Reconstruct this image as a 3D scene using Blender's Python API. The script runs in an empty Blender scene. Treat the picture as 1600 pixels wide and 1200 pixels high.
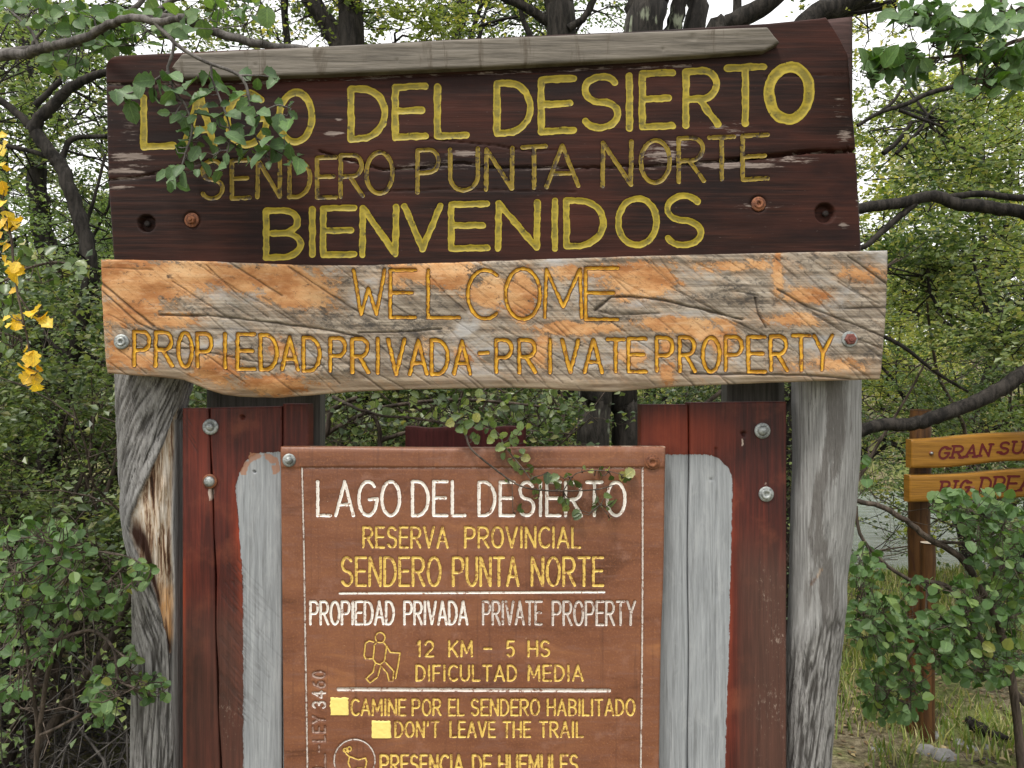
import bpy, math, random
import numpy as np
from mathutils import Vector

sc = bpy.context.scene
COL = sc.collection
# ------------------------------------------------------------ camera, sky, sun, exposure
F = 1208.0          # focal length in photo pixels (photo is 1600 wide)
D = 1.6             # camera stands 1.6 m in front of the sign plane (Y = 0)
H = 1.6
cam = bpy.data.cameras.new("camera")
cam.sensor_width = 36.0
cam.lens = 36.0 * F / 1600.0
cam.clip_start = 0.02
cam.clip_end = 900
camo = bpy.data.objects.new("camera", cam)
COL.objects.link(camo)
camo.location = (0, -D, H)
camo.rotation_euler = (math.radians(90), 0, 0)
sc.camera = camo

SUN_EL, SUN_AZ = math.radians(60), math.radians(215)   # azimuth clockwise from +Y: behind-left of the camera
world = bpy.data.worlds.new("World")
sc.world = world
world.use_nodes = True
wn = world.node_tree
wn.nodes.clear()
sky = wn.nodes.new("ShaderNodeTexSky")
sky.sky_type = 'NISHITA'
sky.sun_disc = False
sky.sun_elevation = SUN_EL
sky.sun_rotation = SUN_AZ
sky.air_density = 1.0
sky.dust_density = 4.0
sky.ozone_density = 1.0
hsv = wn.nodes.new("ShaderNodeHueSaturation")          # overcast: a thin white cloud sheet
hsv.inputs["Saturation"].default_value = 0.12
bg = wn.nodes.new("ShaderNodeBackground")
bg.inputs["Strength"].default_value = 0.095
wo = wn.nodes.new("ShaderNodeOutputWorld")
wn.links.new(sky.outputs[0], hsv.inputs["Color"])
tcw = wn.nodes.new("ShaderNodeTexCoord")
mpw = wn.nodes.new("ShaderNodeMapping"); mpw.inputs["Scale"].default_value = (1, 1, 2.5)
cln = wn.nodes.new("ShaderNodeTexNoise"); cln.inputs["Scale"].default_value = 2.2; cln.inputs["Detail"].default_value = 5
clr = wn.nodes.new("ShaderNodeMapRange"); clr.inputs[1].default_value = 0.3; clr.inputs[2].default_value = 0.7; clr.inputs[3].default_value = 0.72; clr.inputs[4].default_value = 0.95
cmx = wn.nodes.new("ShaderNodeMix"); cmx.data_type = 'RGBA'; cmx.inputs[7].default_value = (8.95, 8.9, 8.85, 1)
wn.links.new(tcw.outputs["Generated"], mpw.inputs[0]); wn.links.new(mpw.outputs[0], cln.inputs["Vector"])
wn.links.new(cln.outputs[0], clr.inputs[0]); wn.links.new(clr.outputs[0], cmx.inputs[0])
wn.links.new(hsv.outputs[0], cmx.inputs[6])
wn.links.new(cmx.outputs[2], bg.inputs["Color"])
wn.links.new(bg.outputs[0], wo.inputs["Surface"])

sun = bpy.data.lights.new("sun", 'SUN')
sun.energy = 1.5
sun.angle = math.radians(10)
sun.color = (1.0, 0.96, 0.88)
suno = bpy.data.objects.new("sun", sun)
COL.objects.link(suno)
sd = Vector((math.sin(SUN_AZ) * math.cos(SUN_EL), math.cos(SUN_AZ) * math.cos(SUN_EL), math.sin(SUN_EL)))
suno.rotation_euler = sd.to_track_quat('Z', 'Y').to_euler()
suno.location = (-3, -4, 8)
sc.view_settings.view_transform = 'Standard'
sc.view_settings.look = 'None'
sc.view_settings.exposure = 0.98
sc.view_settings.gamma = 1
sc.view_settings.use_curve_mapping = False
sc.render.engine = 'CYCLES'
sc.cycles.max_bounces = 8
sc.cycles.transparent_max_bounces = 8

# ------------------------------------------------------------ helpers
def W(px, py, Y):
    """photo pixel at depth Y -> world point"""
    s = (Y + D) / F
    return np.array([(px - 800.0) * s, Y, H + (600.0 - py) * s])

_rs = np.random.RandomState(7)
_LAT = _rs.rand(256, 256)
def vnoise(x, y, seed=0):
    x = np.asarray(x, float) + seed * 17.31; y = np.asarray(y, float) + seed * 9.77
    xi = np.floor(x).astype(int); yi = np.floor(y).astype(int)
    fx = x - xi; fy = y - yi
    fx = fx * fx * (3 - 2 * fx); fy = fy * fy * (3 - 2 * fy)
    a = _LAT[xi & 255, yi & 255]; b = _LAT[(xi + 1) & 255, yi & 255]
    c = _LAT[xi & 255, (yi + 1) & 255]; d = _LAT[(xi + 1) & 255, (yi + 1) & 255]
    return (a * (1 - fx) + b * fx) * (1 - fy) + (c * (1 - fx) + d * fx) * fy
def fbm(x, y, o=4, seed=0):
    s = 0; a = 0.5; n = 0
    for k in range(o):
        s = s + a * vnoise(x * 2 ** k, y * 2 ** k, seed + k * 3); n += a; a *= 0.5
    return s / n
def smooth(e0, e1, x):
    t = np.clip((x - e0) / (e1 - e0), 0, 1)
    return t * t * (3 - 2 * t)
def curve(pts):
    xs = [p[0] for p in pts]; ys = [p[1] for p in pts]
    return lambda t: np.interp(t, xs, ys)
def seg_d(x, y, ax, ay, bx, by):
    dx, dy = bx - ax, by - ay
    L = dx * dx + dy * dy + 1e-9
    t = np.clip(((x - ax) * dx + (y - ay) * dy) / L, 0, 1)
    return np.hypot(x - ax - t * dx, y - ay - t * dy), t
def poly_d(x, y, pts):
    d = np.full(np.shape(x), 1e9)
    for (a, b) in zip(pts[:-1], pts[1:]):
        dd, _ = seg_d(x, y, a[0], a[1], b[0], b[1])
        d = np.minimum(d, dd)
    return d
def poly_sdf(x, y, pts):
    d = poly_d(x, y, list(pts) + [pts[0]])
    ins = np.zeros(np.shape(x), bool)
    n = len(pts)
    for i in range(n):
        x0, y0 = pts[i]; x1, y1 = pts[(i + 1) % n]
        c = ((y0 > y) != (y1 > y))
        xx = (x1 - x0) * (y - y0) / ((y1 - y0) if y1 != y0 else 1e-9) + x0
        ins ^= c & (x < xx)
    return np.where(ins, d, -d)          # positive inside

def link(name, me, mat=None, parent=None, loc=None):
    o = bpy.data.objects.new(name, me)
    COL.objects.link(o)
    if mat is not None and me is not None:
        for m in (mat if isinstance(mat, (list, tuple)) else [mat]):
            me.materials.append(m)
    if parent is not None:
        o.parent = parent
    if loc is not None:
        o.location = loc
    return o
def tag(o, label=None, category=None, group=None, kind=None):
    if label: o["label"] = label
    if category: o["category"] = category
    if group: o["group"] = group
    if kind: o["kind"] = kind
    return o
def thing(name, loc, label, category, group=None):
    o = bpy.data.objects.new(name, None)
    o.empty_display_size = 0.1
    COL.objects.link(o)
    o.location = loc
    return tag(o, label, category, group)
def np_mesh(name, V, faces, sizes=None, attrs=None, smooth_=True, mats=None):
    """V (n,3); faces (m,k) array, or flat loop array with sizes"""
    me = bpy.data.meshes.new(name)
    V = np.asarray(V, np.float32)
    faces = np.asarray(faces, np.int32)
    if sizes is None:
        m, k = faces.shape
        sizes = np.full(m, k, np.int32); flat = faces.reshape(-1)
    else:
        flat = faces; sizes = np.asarray(sizes, np.int32); m = len(sizes)
    me.vertices.add(len(V)); me.vertices.foreach_set("co", V.reshape(-1))
    me.loops.add(len(flat)); me.loops.foreach_set("vertex_index", flat)
    me.polygons.add(m)
    st = np.concatenate([[0], np.cumsum(sizes)[:-1]]).astype(np.int32)
    me.polygons.foreach_set("loop_start", st)
    me.polygons.foreach_set("loop_total", sizes)
    me.polygons.foreach_set("use_smooth", np.full(m, bool(smooth_)))
    if mats is not None:
        me.polygons.foreach_set("material_index", np.asarray(mats, np.int32))
    me.update(calc_edges=True)
    for k, v in (attrs or {}).items():
        a = me.attributes.new(k, 'FLOAT', 'POINT')
        a.data.foreach_set("value", np.asarray(v, np.float32))
    return me

# ------------------------------------------------------------ materials
class G:
    def __init__(s, name):
        s.m = bpy.data.materials.new(name); s.m.use_nodes = True
        s.t = s.m.node_tree; s.t.nodes.clear()
        s.out = s.t.nodes.new("ShaderNodeOutputMaterial")
        s.tc = s.t.nodes.new("ShaderNodeTexCoord").outputs["Object"]
    def set(s, sock, v):
        if isinstance(v, bpy.types.NodeSocket): s.t.links.new(v, sock)
        elif isinstance(v, (tuple, list)) and len(v) == 3 and sock.type == 'RGBA': sock.default_value = (*v, 1)
        else: sock.default_value = v
    def node(s, typ, out=0, props=None, **ins):
        n = s.t.nodes.new("ShaderNode" + typ)
        for k, v in (props or {}).items(): setattr(n, k, v)
        for k, v in ins.items():
            s.set(n.inputs[int(k[1:])] if k[0] == '_' and k[1:].isdigit() else n.inputs[k.replace('_', ' ')], v)
        return n.outputs[out]
    def noise(s, scale=(1, 1, 1), sc_=1.0, detail=4.0, rough=0.55, dist=0.0, loc=(0, 0, 0), rot=(0, 0, 0), src=None):
        mp = s.node("Mapping", _0=src or s.tc, Scale=scale, Location=loc, Rotation=rot)
        return s.node("TexNoise", Vector=mp, Scale=sc_, Detail=detail, Roughness=rough, Distortion=dist)
    def vor(s, scale=(1, 1, 1), sc_=1.0, feature='F1', out=0):
        mp = s.node("Mapping", _0=s.tc, Scale=scale)
        return s.node("TexVoronoi", out, {'feature': feature}, Vector=mp, Scale=sc_)
    def mth(s, op, a, b=0.0, c=0.0, clamp=False):
        n = s.t.nodes.new("ShaderNodeMath"); n.operation = op; n.use_clamp = clamp
        s.set(n.inputs[0], a); s.set(n.inputs[1], b); s.set(n.inputs[2], c)
        return n.outputs[0]
    def step(s, v, lo, hi):
        return s.node("MapRange", 0, {'interpolation_type': 'SMOOTHSTEP'}, Value=v, From_Min=lo, From_Max=hi)
    def mix(s, f, a, b, mode='MIX'):
        n = s.t.nodes.new("ShaderNodeMix"); n.data_type = 'RGBA'; n.blend_type = mode
        s.set(n.inputs[0], f); s.set(n.inputs[6], a); s.set(n.inputs[7], b)
        return n.outputs[2]
    def ramp(s, f, stops):
        n = s.t.nodes.new("ShaderNodeValToRGB"); e = n.color_ramp.elements
        while len(e) < len(stops): e.new(0.5)
        for k, (p, c) in enumerate(stops):
            e[k].position = p; e[k].color = (*c, 1)
        s.set(n.inputs[0], f)
        return n.outputs[0]
    def attr(s, name):
        n = s.t.nodes.new("ShaderNodeAttribute"); n.attribute_name = name
        return n.outputs["Fac"]
    def bump(s, h, strength=0.4, dist=0.002, normal=None):
        n = s.t.nodes.new("ShaderNodeBump")
        s.set(n.inputs["Strength"], strength); s.set(n.inputs["Distance"], dist); s.set(n.inputs["Height"], h)
        if normal is not None: s.set(n.inputs["Normal"], normal)
        return n.outputs[0]
    def bsdf(s, col, rough=0.6, normal=None, metal=0.0, spec=0.5, **kw):
        n = s.t.nodes.new("ShaderNodeBsdfPrincipled")
        s.set(n.inputs["Base Color"], col); s.set(n.inputs["Roughness"], rough); s.set(n.inputs["Metallic"], metal)
        s.set(n.inputs["Specular IOR Level"], spec)
        if normal is not None: s.set(n.inputs["Normal"], normal)
        for k, v in kw.items(): s.set(n.inputs[k.replace('_', ' ')], v)
        s.t.links.new(n.outputs[0], s.out.inputs[0])
        return s.m

def m_dark_board():
    g = G("dark_stained_wood")
    grain = g.noise((2.5, 1, 70), 1.6, 6, 0.65, 0.3)
    fine = g.noise((12, 1, 420), 1.0, 3, 0.6)
    patch = g.noise((1.3, 1, 3.2), 1.6, 4)
    c = g.ramp(grain, [(0.3, (0.006, 0.0027, 0.0021)), (0.5, (0.018, 0.0070, 0.0050)), (0.7, (0.050, 0.017, 0.0105))])
    c = g.mix(g.step(patch, 0.42, 0.68), c, g.mix(grain, (0.024, 0.0075, 0.0052), (0.080, 0.023, 0.0145)))
    c = g.mix(g.mth('MULTIPLY', g.step(fine, 0.55, 0.75), 0.3), c, (0.06, 0.036, 0.033))
    # pale worn fibres where the coat has flaked
    w = g.mth('ADD', g.attr("wear"), g.mth('MULTIPLY', g.noise((14, 1, 90), 1.5, 5, 0.7), 1.0))
    c = g.mix(g.step(w, 0.80, 0.94), c, g.ramp(fine, [(0.3, (0.10, 0.072, 0.06)), (0.7, (0.33, 0.27, 0.24))]))
    sc2 = g.noise((9, 1, 60), 2.2, 7, 0.78, 0.4, loc=(5, 0, 3))
    c = g.mix(g.mth('MULTIPLY', g.step(sc2, 0.64, 0.70), 0.4), c, (0.13, 0.085, 0.07))
    c = g.mix(g.mth('MULTIPLY', g.step(g.noise((2, 1, 5), 1.7, 5, 0.6, loc=(1, 0, 8)), 0.48, 0.62), 0.55), c, (0.007, 0.004, 0.0045))
    sp = g.noise((60, 1, 200), 1.5, 3, 0.6)
    c = g.mix(g.mth('MULTIPLY', g.step(sp, 0.70, 0.76), 0.5), c, (0.20, 0.15, 0.13))
    h = g.mth('ADD', g.mth('MULTIPLY', grain, 0.7), g.mth('MULTIPLY', fine, 0.5))
    return g.bsdf(c, g.ramp(patch, [(0.3, (0.58,) * 3), (0.7, (0.75,) * 3)]), g.bump(h, 0.6, 0.0012), spec=0.16)
def m_letter(name, bright, mid, worn, wear=0.62, scale=1.0, rough=0.5, edge=None):
    g = G(name)
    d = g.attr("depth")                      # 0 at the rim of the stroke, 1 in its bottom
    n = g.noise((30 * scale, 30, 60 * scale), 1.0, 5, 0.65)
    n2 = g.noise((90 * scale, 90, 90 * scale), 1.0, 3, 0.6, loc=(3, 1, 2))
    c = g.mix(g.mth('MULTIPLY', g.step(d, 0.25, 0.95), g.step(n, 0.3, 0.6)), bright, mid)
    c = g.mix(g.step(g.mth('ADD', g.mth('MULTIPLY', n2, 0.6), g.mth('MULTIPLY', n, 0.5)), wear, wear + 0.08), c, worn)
    if edge is not None:
        c = g.mix(g.step(g.mth('ADD', d, g.mth('MULTIPLY', n2, 0.5)), 0.62, 0.30), c, edge)
    return g.bsdf(c, rough, g.bump(n2, 0.5, 0.001), spec=0.3)
def m_welcome():
    g = G("flaking_orange_wood")
    grain = g.noise((3, 1, 55), 2.0, 6, 0.65, 0.5)
    fine = g.noise((30, 1, 130), 1.4, 5, 0.75)
    rot = g.node("Mapping", _0=g.tc, Rotation=(0, math.radians(-38), 0))
    diag = g.noise((7, 1, 120), 1.3, 5, 0.7, 0.3, src=rot)          # saw texture running down to the right
    diag2 = g.noise((3, 1, 22), 1.6, 6, 0.75, 0.6, src=rot)
    spk = g.noise((1, 1, 1), 240, 5, 0.8)
    mil = g.noise((1, 1, 1.5), 55, 9, 0.82)
    blot = g.noise((4, 1, 9), 1.5, 6, 0.65, 0.5)
    grey = g.ramp(g.mth('ADD', g.mth('MULTIPLY', grain, 0.6), g.mth('MULTIPLY', diag, 0.4)), [(0.34, (0.055, 0.043, 0.034)), (0.46, (0.18, 0.145, 0.11)), (0.57, (0.35, 0.295, 0.235)), (0.68, (0.50, 0.44, 0.37))])
    grey = g.mix(g.mth('MULTIPLY', g.step(blot, 0.52, 0.66), 0.7), grey, g.mix(fine, (0.17, 0.17, 0.18), (0.56, 0.55, 0.54)))
    low = g.attr("low")                      # tan raw wood along the lower edge
    grey = g.mix(g.mth('MULTIPLY', low, 0.75), grey, g.ramp(grain, [(0.3, (0.20, 0.135, 0.09)), (0.7, (0.44, 0.34, 0.24))]))
    mm = g.mth('ADD', mil, g.mth('MULTIPLY', g.mth('SUBTRACT', 0.5, blot), 0.55))
    grey = g.mix(g.mth('MULTIPLY', g.step(mm, 0.50, 0.66), g.mth('SUBTRACT', 0.85, g.mth('MULTIPLY', low, 0.7))), grey, (0.045, 0.04, 0.037))
    grey = g.mix(g.mth('MULTIPLY', g.step(diag, 0.60, 0.70), 0.6), grey, (0.05, 0.042, 0.036))
    org = g.ramp(g.noise((5, 1, 10), 2.0, 6, 0.65), [(0.25, (0.20, 0.065, 0.018)), (0.42, (0.36, 0.155, 0.055)), (0.54, (0.50, 0.265, 0.115)), (0.72, (0.60, 0.39, 0.21))])
    org = g.mix(g.mth('MULTIPLY', g.step(spk, 0.56, 0.64), 0.55), org, (0.24, 0.10, 0.04))
    org = g.mix(g.step(mil, 0.57, 0.63), org, (0.11, 0.065, 0.04))
    org = g.mix(g.mth('MULTIPLY', g.step(diag, 0.54, 0.66), 0.5), org, (0.17, 0.075, 0.03))
    org = g.mix(g.mth('MULTIPLY', g.step(g.noise((10, 1, 45), 1.6, 6, 0.75), 0.52, 0.68), 0.5), org, (0.60, 0.40, 0.24))
    f = g.mth('ADD', g.attr("orange"), g.mth('ADD', g.mth('ADD', g.mth('MULTIPLY', g.mth('SUBTRACT', g.noise((1, 1, 1.6), 16, 10, 0.82), 0.5), 2.6), g.mth('MULTIPLY', g.mth('SUBTRACT', g.noise((1, 1, 1.3), 70, 8, 0.85), 0.5), 3.0)), g.mth('MULTIPLY', g.mth('SUBTRACT', diag2, 0.5), 3.4)))
    c = g.mix(g.mth('MULTIPLY', g.step(f, -0.9, 0.1), 0.35), grey, g.mix(1.0, grey, (1.5, 1.0, 0.6), 'MULTIPLY'))
    c = g.mix(g.step(f, -0.05, 0.30), c, org)
    cut = g.attr("cut")
    c = g.mix(g.mth('MULTIPLY', cut, 0.8), c, (0.03, 0.02, 0.015))
    h = g.mth('ADD', g.mth('ADD', g.mth('MULTIPLY', grain, 0.6), g.mth('MULTIPLY', fine, 0.7)), g.mth('MULTIPLY', g.step(f, 0.0, 0.2), 0.35))
    return g.bsdf(c, 0.75, g.bump(h, 0.7, 0.0016), spec=0.25)
def m_info():
    g = G("brown_coated_panel")
    a = g.noise((2.2, 1, 7), 1.7, 6, 0.62, 0.6)
    b = g.noise((1, 1, 1), 260, 3, 0.6)
    s2 = g.noise((7, 1, 50), 1.5, 5, 0.7)
    c = g.ramp(a, [(0.32, (0.105, 0.040, 0.022)), (0.45, (0.168, 0.064, 0.034)), (0.58, (0.20, 0.079, 0.040)), (0.72, (0.31, 0.130, 0.054))])
    c = g.mix(g.mth('MULTIPLY', g.step(s2, 0.48, 0.72), 0.55), c, (0.20, 0.10, 0.075))
    c = g.mix(g.mth('MULTIPLY', g.step(b, 0.5, 0.72), 0.35), c, (0.36, 0.15, 0.06))
    c = g.mix(g.step(g.mth('ADD', g.attr("rim"), g.mth('MULTIPLY', g.noise((40, 1, 40), 1.4, 4, 0.7), 1.0)), 1.05, 1.2), c, (0.42, 0.30, 0.22))
    dr = g.noise((55, 1, 1.6), 1.4, 4, 0.65)
    c = g.mix(g.mth('MULTIPLY', g.step(dr, 0.55, 0.70), 0.40), c, (0.075, 0.032, 0.022))
    c = g.mix(g.mth('MULTIPLY', g.step(g.noise((6, 1, 6), 2.0, 6, 0.72, loc=(7, 0, 2)), 0.54, 0.68), 0.45), c, (0.30, 0.155, 0.11))
    sp = g.noise((45, 1, 70), 2.0, 3, 0.6)
    c = g.mix(g.step(sp, 0.735, 0.77), c, (0.5, 0.36, 0.25))
    return g.bsdf(c, g.ramp(a, [(0.3, (0.34,) * 3), (0.7, (0.5,) * 3)]), g.bump(g.mth('ADD', b, g.mth('MULTIPLY', s2, 0.8)), 0.35, 0.0009), spec=0.4)
def m_plank():
    """red stain with a bare grey field; both carried by mesh attributes measured from the edge of the stain"""
    g = G("red_stained_plank")
    grain = g.noise((60, 1, 2.2), 2.0, 6, 0.65, 0.3)
    fine = g.noise((240, 1, 7), 1.4, 4, 0.7)
    patch = g.noise((3, 1, 1.4), 2.2, 4, 0.6)
    red = g.ramp(g.mth('ADD', g.mth('MULTIPLY', grain, 0.5), g.mth('MULTIPLY', patch, 0.5)),
                 [(0.38, (0.026, 0.007, 0.006)), (0.5, (0.066, 0.014, 0.010)), (0.64, (0.145, 0.027, 0.016))])
    red = g.mix(g.mth('MULTIPLY', g.step(g.noise((40, 1, 5), 1.8, 5, 0.7), 0.5, 0.7), 0.55), red, (0.040, 0.012, 0.011))
    red = g.mix(g.mth('MULTIPLY', g.step(g.noise((5, 1, 5), 1.9, 5, 0.6, loc=(2, 0, 5)), 0.5, 0.72), 0.6), red, (0.20, 0.055, 0.028))
    red = g.mix(g.attr("vivid"), red, g.mix(grain, (0.20, 0.022, 0.012), (0.42, 0.075, 0.025)))
    fade = g.attr("fade")
    red = g.mix(g.mth('MULTIPLY', fade, 0.85), red, g.mix(grain, (0.030, 0.015, 0.012), (0.12, 0.062, 0.046)))
    wf = g.mth('ADD', g.mth('MULTIPLY', fade, 0.20), g.mth('ADD', g.mth('MULTIPLY', g.noise((90, 1, 45), 1.8, 7, 0.8), 0.7), g.mth('MULTIPLY', g.noise((9, 1, 4), 2.0, 4, 0.7), 0.42)))
    red = g.mix(g.step(wf, 0.80, 0.90), red, (0.27, 0.20, 0.165))
    red = g.mix(g.step(g.mth('ADD', g.attr("chip"), g.mth('MULTIPLY', g.noise((80, 1, 40), 2, 4, 0.7), 0.8)), 0.85, 0.95), red, (0.42, 0.33, 0.28))
    grey = g.ramp(g.mth('ADD', g.mth('MULTIPLY', grain, 0.55), g.mth('MULTIPLY', fine, 0.45)),
                  [(0.34, (0.16, 0.168, 0.178)), (0.5, (0.265, 0.278, 0.292)), (0.64, (0.36, 0.375, 0.39))])
    grey = g.mix(g.mth('MULTIPLY', g.step(g.noise((22, 1, 7), 1.5, 6, 0.75, 0.8), 0.5, 0.66), 0.4), grey, (0.36, 0.37, 0.38))
    grey = g.mix(g.mth('MULTIPLY', g.step(g.noise((50, 1, 3), 1.2, 5, 0.7, loc=(4, 0, 1)), 0.54, 0.68), 0.6), grey, (0.14, 0.145, 0.15))
    hair = g.noise((420, 1, 6), 1.0, 4, 0.7, 0.2)
    grey = g.mix(g.mth('MULTIPLY', g.step(hair, 0.60, 0.70), 0.75), grey, (0.06, 0.06, 0.062))
    red = g.mix(g.mth('MULTIPLY', g.step(hair, 0.58, 0.70), 0.5), red, (0.02, 0.008, 0.007))
    d = g.mth('ADD', g.attr("bare"), g.mth('MULTIPLY', g.mth('SUBTRACT', g.noise((50, 1, 20), 2.2, 6, 0.75), 0.5), 11.0))
    c = g.mix(g.step(d, -0.4, 0.6), red, grey)
    c = g.mix(g.mth('MULTIPLY', g.step(g.mth('ADD', g.attr("rust"), g.mth('MULTIPLY', g.noise((60, 1, 50), 2, 4), 0.7)), 0.75, 0.9), 0.8), c, (0.33, 0.16, 0.09))
    c = g.mix(g.mth('MULTIPLY', g.attr("cut"), 0.75), c, (0.03, 0.02, 0.018))
    return g.bsdf(c, 0.55, g.bump(g.mth('SUBTRACT', g.mth('ADD', grain, g.mth('MULTIPLY', fine, 0.6)), hair), 0.6, 0.0014), spec=0.3)
def m_simple_wood(name, c0, c1, axis='x', rough=0.7, k=1.0, streak=None):
    g = G(name)
    sa = (3 * k, 3, 60 * k) if axis == 'x' else (60 * k, 60 * k, 3 * k)
    sb = (12 * k, 12, 260 * k) if axis == 'x' else (240 * k, 240 * k, 10 * k)
    a = g.noise(sa, 1.8, 6, 0.65, 0.4); b = g.noise(sb, 1.0, 4, 0.7)
    c = g.mix(g.step(g.mth('ADD', g.mth('MULTIPLY', a, 0.6), g.mth('MULTIPLY', b, 0.4)), 0.3, 0.7), c0, c1)
    if streak:
        c = g.mix(g.step(g.noise((14, 14, 2.2), 1.6, 5, 0.7, 0.5), 0.55, 0.66), c, streak)
    return g.bsdf(c, rough, g.bump(g.mth('ADD', a, b), 0.6, 0.0015), spec=0.25)
def m_post():
    g = G("weathered_bark_post")
    st = g.noise((150, 150, 5), 1.2, 5, 0.7, 0.2)
    fine = g.noise((400, 400, 60), 1.0, 4, 0.7)
    cr = g.attr("crev")                       # bark relief: 0 furrow, 1 ridge
    c = g.ramp(cr, [(0.0, (0.045, 0.041, 0.038)), (0.25, (0.105, 0.10, 0.096)), (0.6, (0.175, 0.168, 0.162)), (1.0, (0.27, 0.262, 0.255))])
    c = g.mix(g.mth('MULTIPLY', g.step(fine, 0.4, 0.7), 0.5), c, g.mix(cr, (0.08, 0.075, 0.07), (0.46, 0.45, 0.45)))
    sm = g.attr("bald")                       # smooth barkless wood
    bald = g.ramp(st, [(0.34, (0.15, 0.148, 0.145)), (0.5, (0.25, 0.247, 0.243)), (0.66, (0.36, 0.357, 0.352))])
    bl = g.mth('ADD', g.attr("stain"), g.mth('MULTIPLY', g.noise((28, 28, 4.5), 1.6, 6, 0.72, 0.7), 1.0))
    bald = g.mix(g.mth('MULTIPLY', g.step(g.noise((60, 60, 3), 1.3, 5, .7, .4), .5, .64), .35), bald, (0.15, 0.145, 0.14))
    bald = g.mix(g.step(bl, 0.72, 0.88), bald, g.mix(fine, (0.07, 0.064, 0.06), (0.19, 0.18, 0.172)))
    c = g.mix(sm, c, bald)
    chk = g.noise((330, 330, 6.5), 1.0, 5, 0.72, 0.25)
    c = g.mix(g.mth('MULTIPLY', g.step(chk, 0.57, 0.66), 0.75), c, (0.035, 0.032, 0.03))
    c = g.mix(g.mth('MULTIPLY', g.step(chk, 0.42, 0.33), 0.35), c, (0.42, 0.41, 0.40))
    hrt = g.attr("heart")
    hc = g.noise((70, 70, 5.5), 1.2, 6, 0.70, 0.5)
    o = g.noise((10, 10, 6), 1.5, 3)
    heart = g.ramp(hc, [(0.36, (0.03, 0.015, 0.010)), (0.43, (0.15, 0.075, 0.042)), (0.49, (0.44, 0.33, 0.23)), (0.62, (0.66, 0.60, 0.53))])
    heart = g.mix(g.mth('MULTIPLY', g.step(g.mth('ADD', o, g.attr("tan")), 0.75, 0.95), g.step(hc, 0.4, 0.6)), heart, (0.60, 0.32, 0.12))
    heart = g.mix(g.attr("rot"), heart, (0.035, 0.014, 0.009))  # deep brown along the heartwood's lower left edge and bottom tip
    c = g.mix(hrt, c, heart)
    return g.bsdf(c, 0.8, g.bump(g.mth('SUBTRACT', g.mth('ADD', fine, st), chk), 0.8, 0.002), spec=0.2)
def m_metal(name, c0, c1, metal=0.8, rough=0.45):
    g = G(name)
    n = g.noise((1, 1, 1), 220, 5, 0.7)
    n2 = g.noise((1, 1, 1), 60, 3, 0.6)
    c = g.mix(g.step(g.mth('ADD', g.mth('MULTIPLY', n, 0.5), g.mth('MULTIPLY', n2, 0.5)), 0.4, 0.6), c0, c1)
    return g.bsdf(c, rough, g.bump(n, 0.5, 0.0006), metal=metal)
def m_leaf(name, stops, trans=0.35, rough=0.45, tcol=(1.4, 1.45, 0.7), spec=0.65):
    """leaf: coloured by a per-leaf random value, lets light through"""
    g = G(name)
    r = g.attr("rnd")
    oi = g.t.nodes.new("ShaderNodeObjectInfo").outputs["Random"]
    r = g.mth('FRACT', g.mth('ADD', r, oi))
    c = g.ramp(r, stops)
    n = g.noise((1, 1, 1), 7, 5, 0.7)
    c = g.mix(g.mth('MULTIPLY', g.step(n, 0.42, 0.72), 0.45), c, g.mix(1.0, c, (0.45, 0.42, 0.5), 'MULTIPLY'))
    v = g.attr("vein")                       # 1 on the midrib, 0 at the rim (near leaves only)
    sv = g.mth('SINE', g.mth('ADD', g.mth('MULTIPLY', g.attr("along"), 46.0), g.mth('MULTIPLY', v, 16.0)))
    ve = g.mth('MAXIMUM', g.step(v, 0.86, 0.97), g.mth('MULTIPLY', g.mth('MULTIPLY', g.step(sv, 0.75, 1.0), g.step(v, 0.05, 0.3)), 0.6))
    c = g.mix(g.mth('MULTIPLY', ve, 0.45), c, g.mix(1.0, c, (2.2, 2.0, 2.0), 'MULTIPLY'))
    c = g.mix(g.mth('MULTIPLY', g.mth('MULTIPLY', g.step(v, 0.12, 0.0), g.step(n, 0.5, 0.62)), g.mth('GREATER_THAN', g.attr("along"), 0.02)), c, (0.20, 0.15, 0.05))
    p = g.t.nodes.new("ShaderNodeBsdfPrincipled")
    g.set(p.inputs["Base Color"], c); p.inputs["Roughness"].default_value = rough
    p.inputs["Specular IOR Level"].default_value = spec
    t = g.t.nodes.new("ShaderNodeBsdfTranslucent")
    g.set(t.inputs[0], g.mix(1.0, c, tcol, 'MULTIPLY'))
    mx = g.t.nodes.new("ShaderNodeMixShader"); mx.inputs[0].default_value = trans
    g.t.links.new(p.outputs[0], mx.inputs[1]); g.t.links.new(t.outputs[0], mx.inputs[2])
    g.t.links.new(mx.outputs[0], g.out.inputs[0])
    return g.m
def m_bark(name, c0, c1, lich=None):
    g = G(name)
    a = g.noise((26, 26, 5), 1.3, 6, 0.7, 0.6)
    b = g.noise((1, 1, 1), 7, 3, 0.6)
    c = g.mix(g.step(a, 0.35, 0.68), c0, c1)
    if lich: c = g.mix(g.step(g.mth('ADD', g.mth('MULTIPLY', a, 0.5), g.mth('MULTIPLY', b, 0.6)), 0.60, 0.68), c, lich)
    return g.bsdf(c, 0.85, g.bump(a, 0.9, 0.012), spec=0.2)

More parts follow.
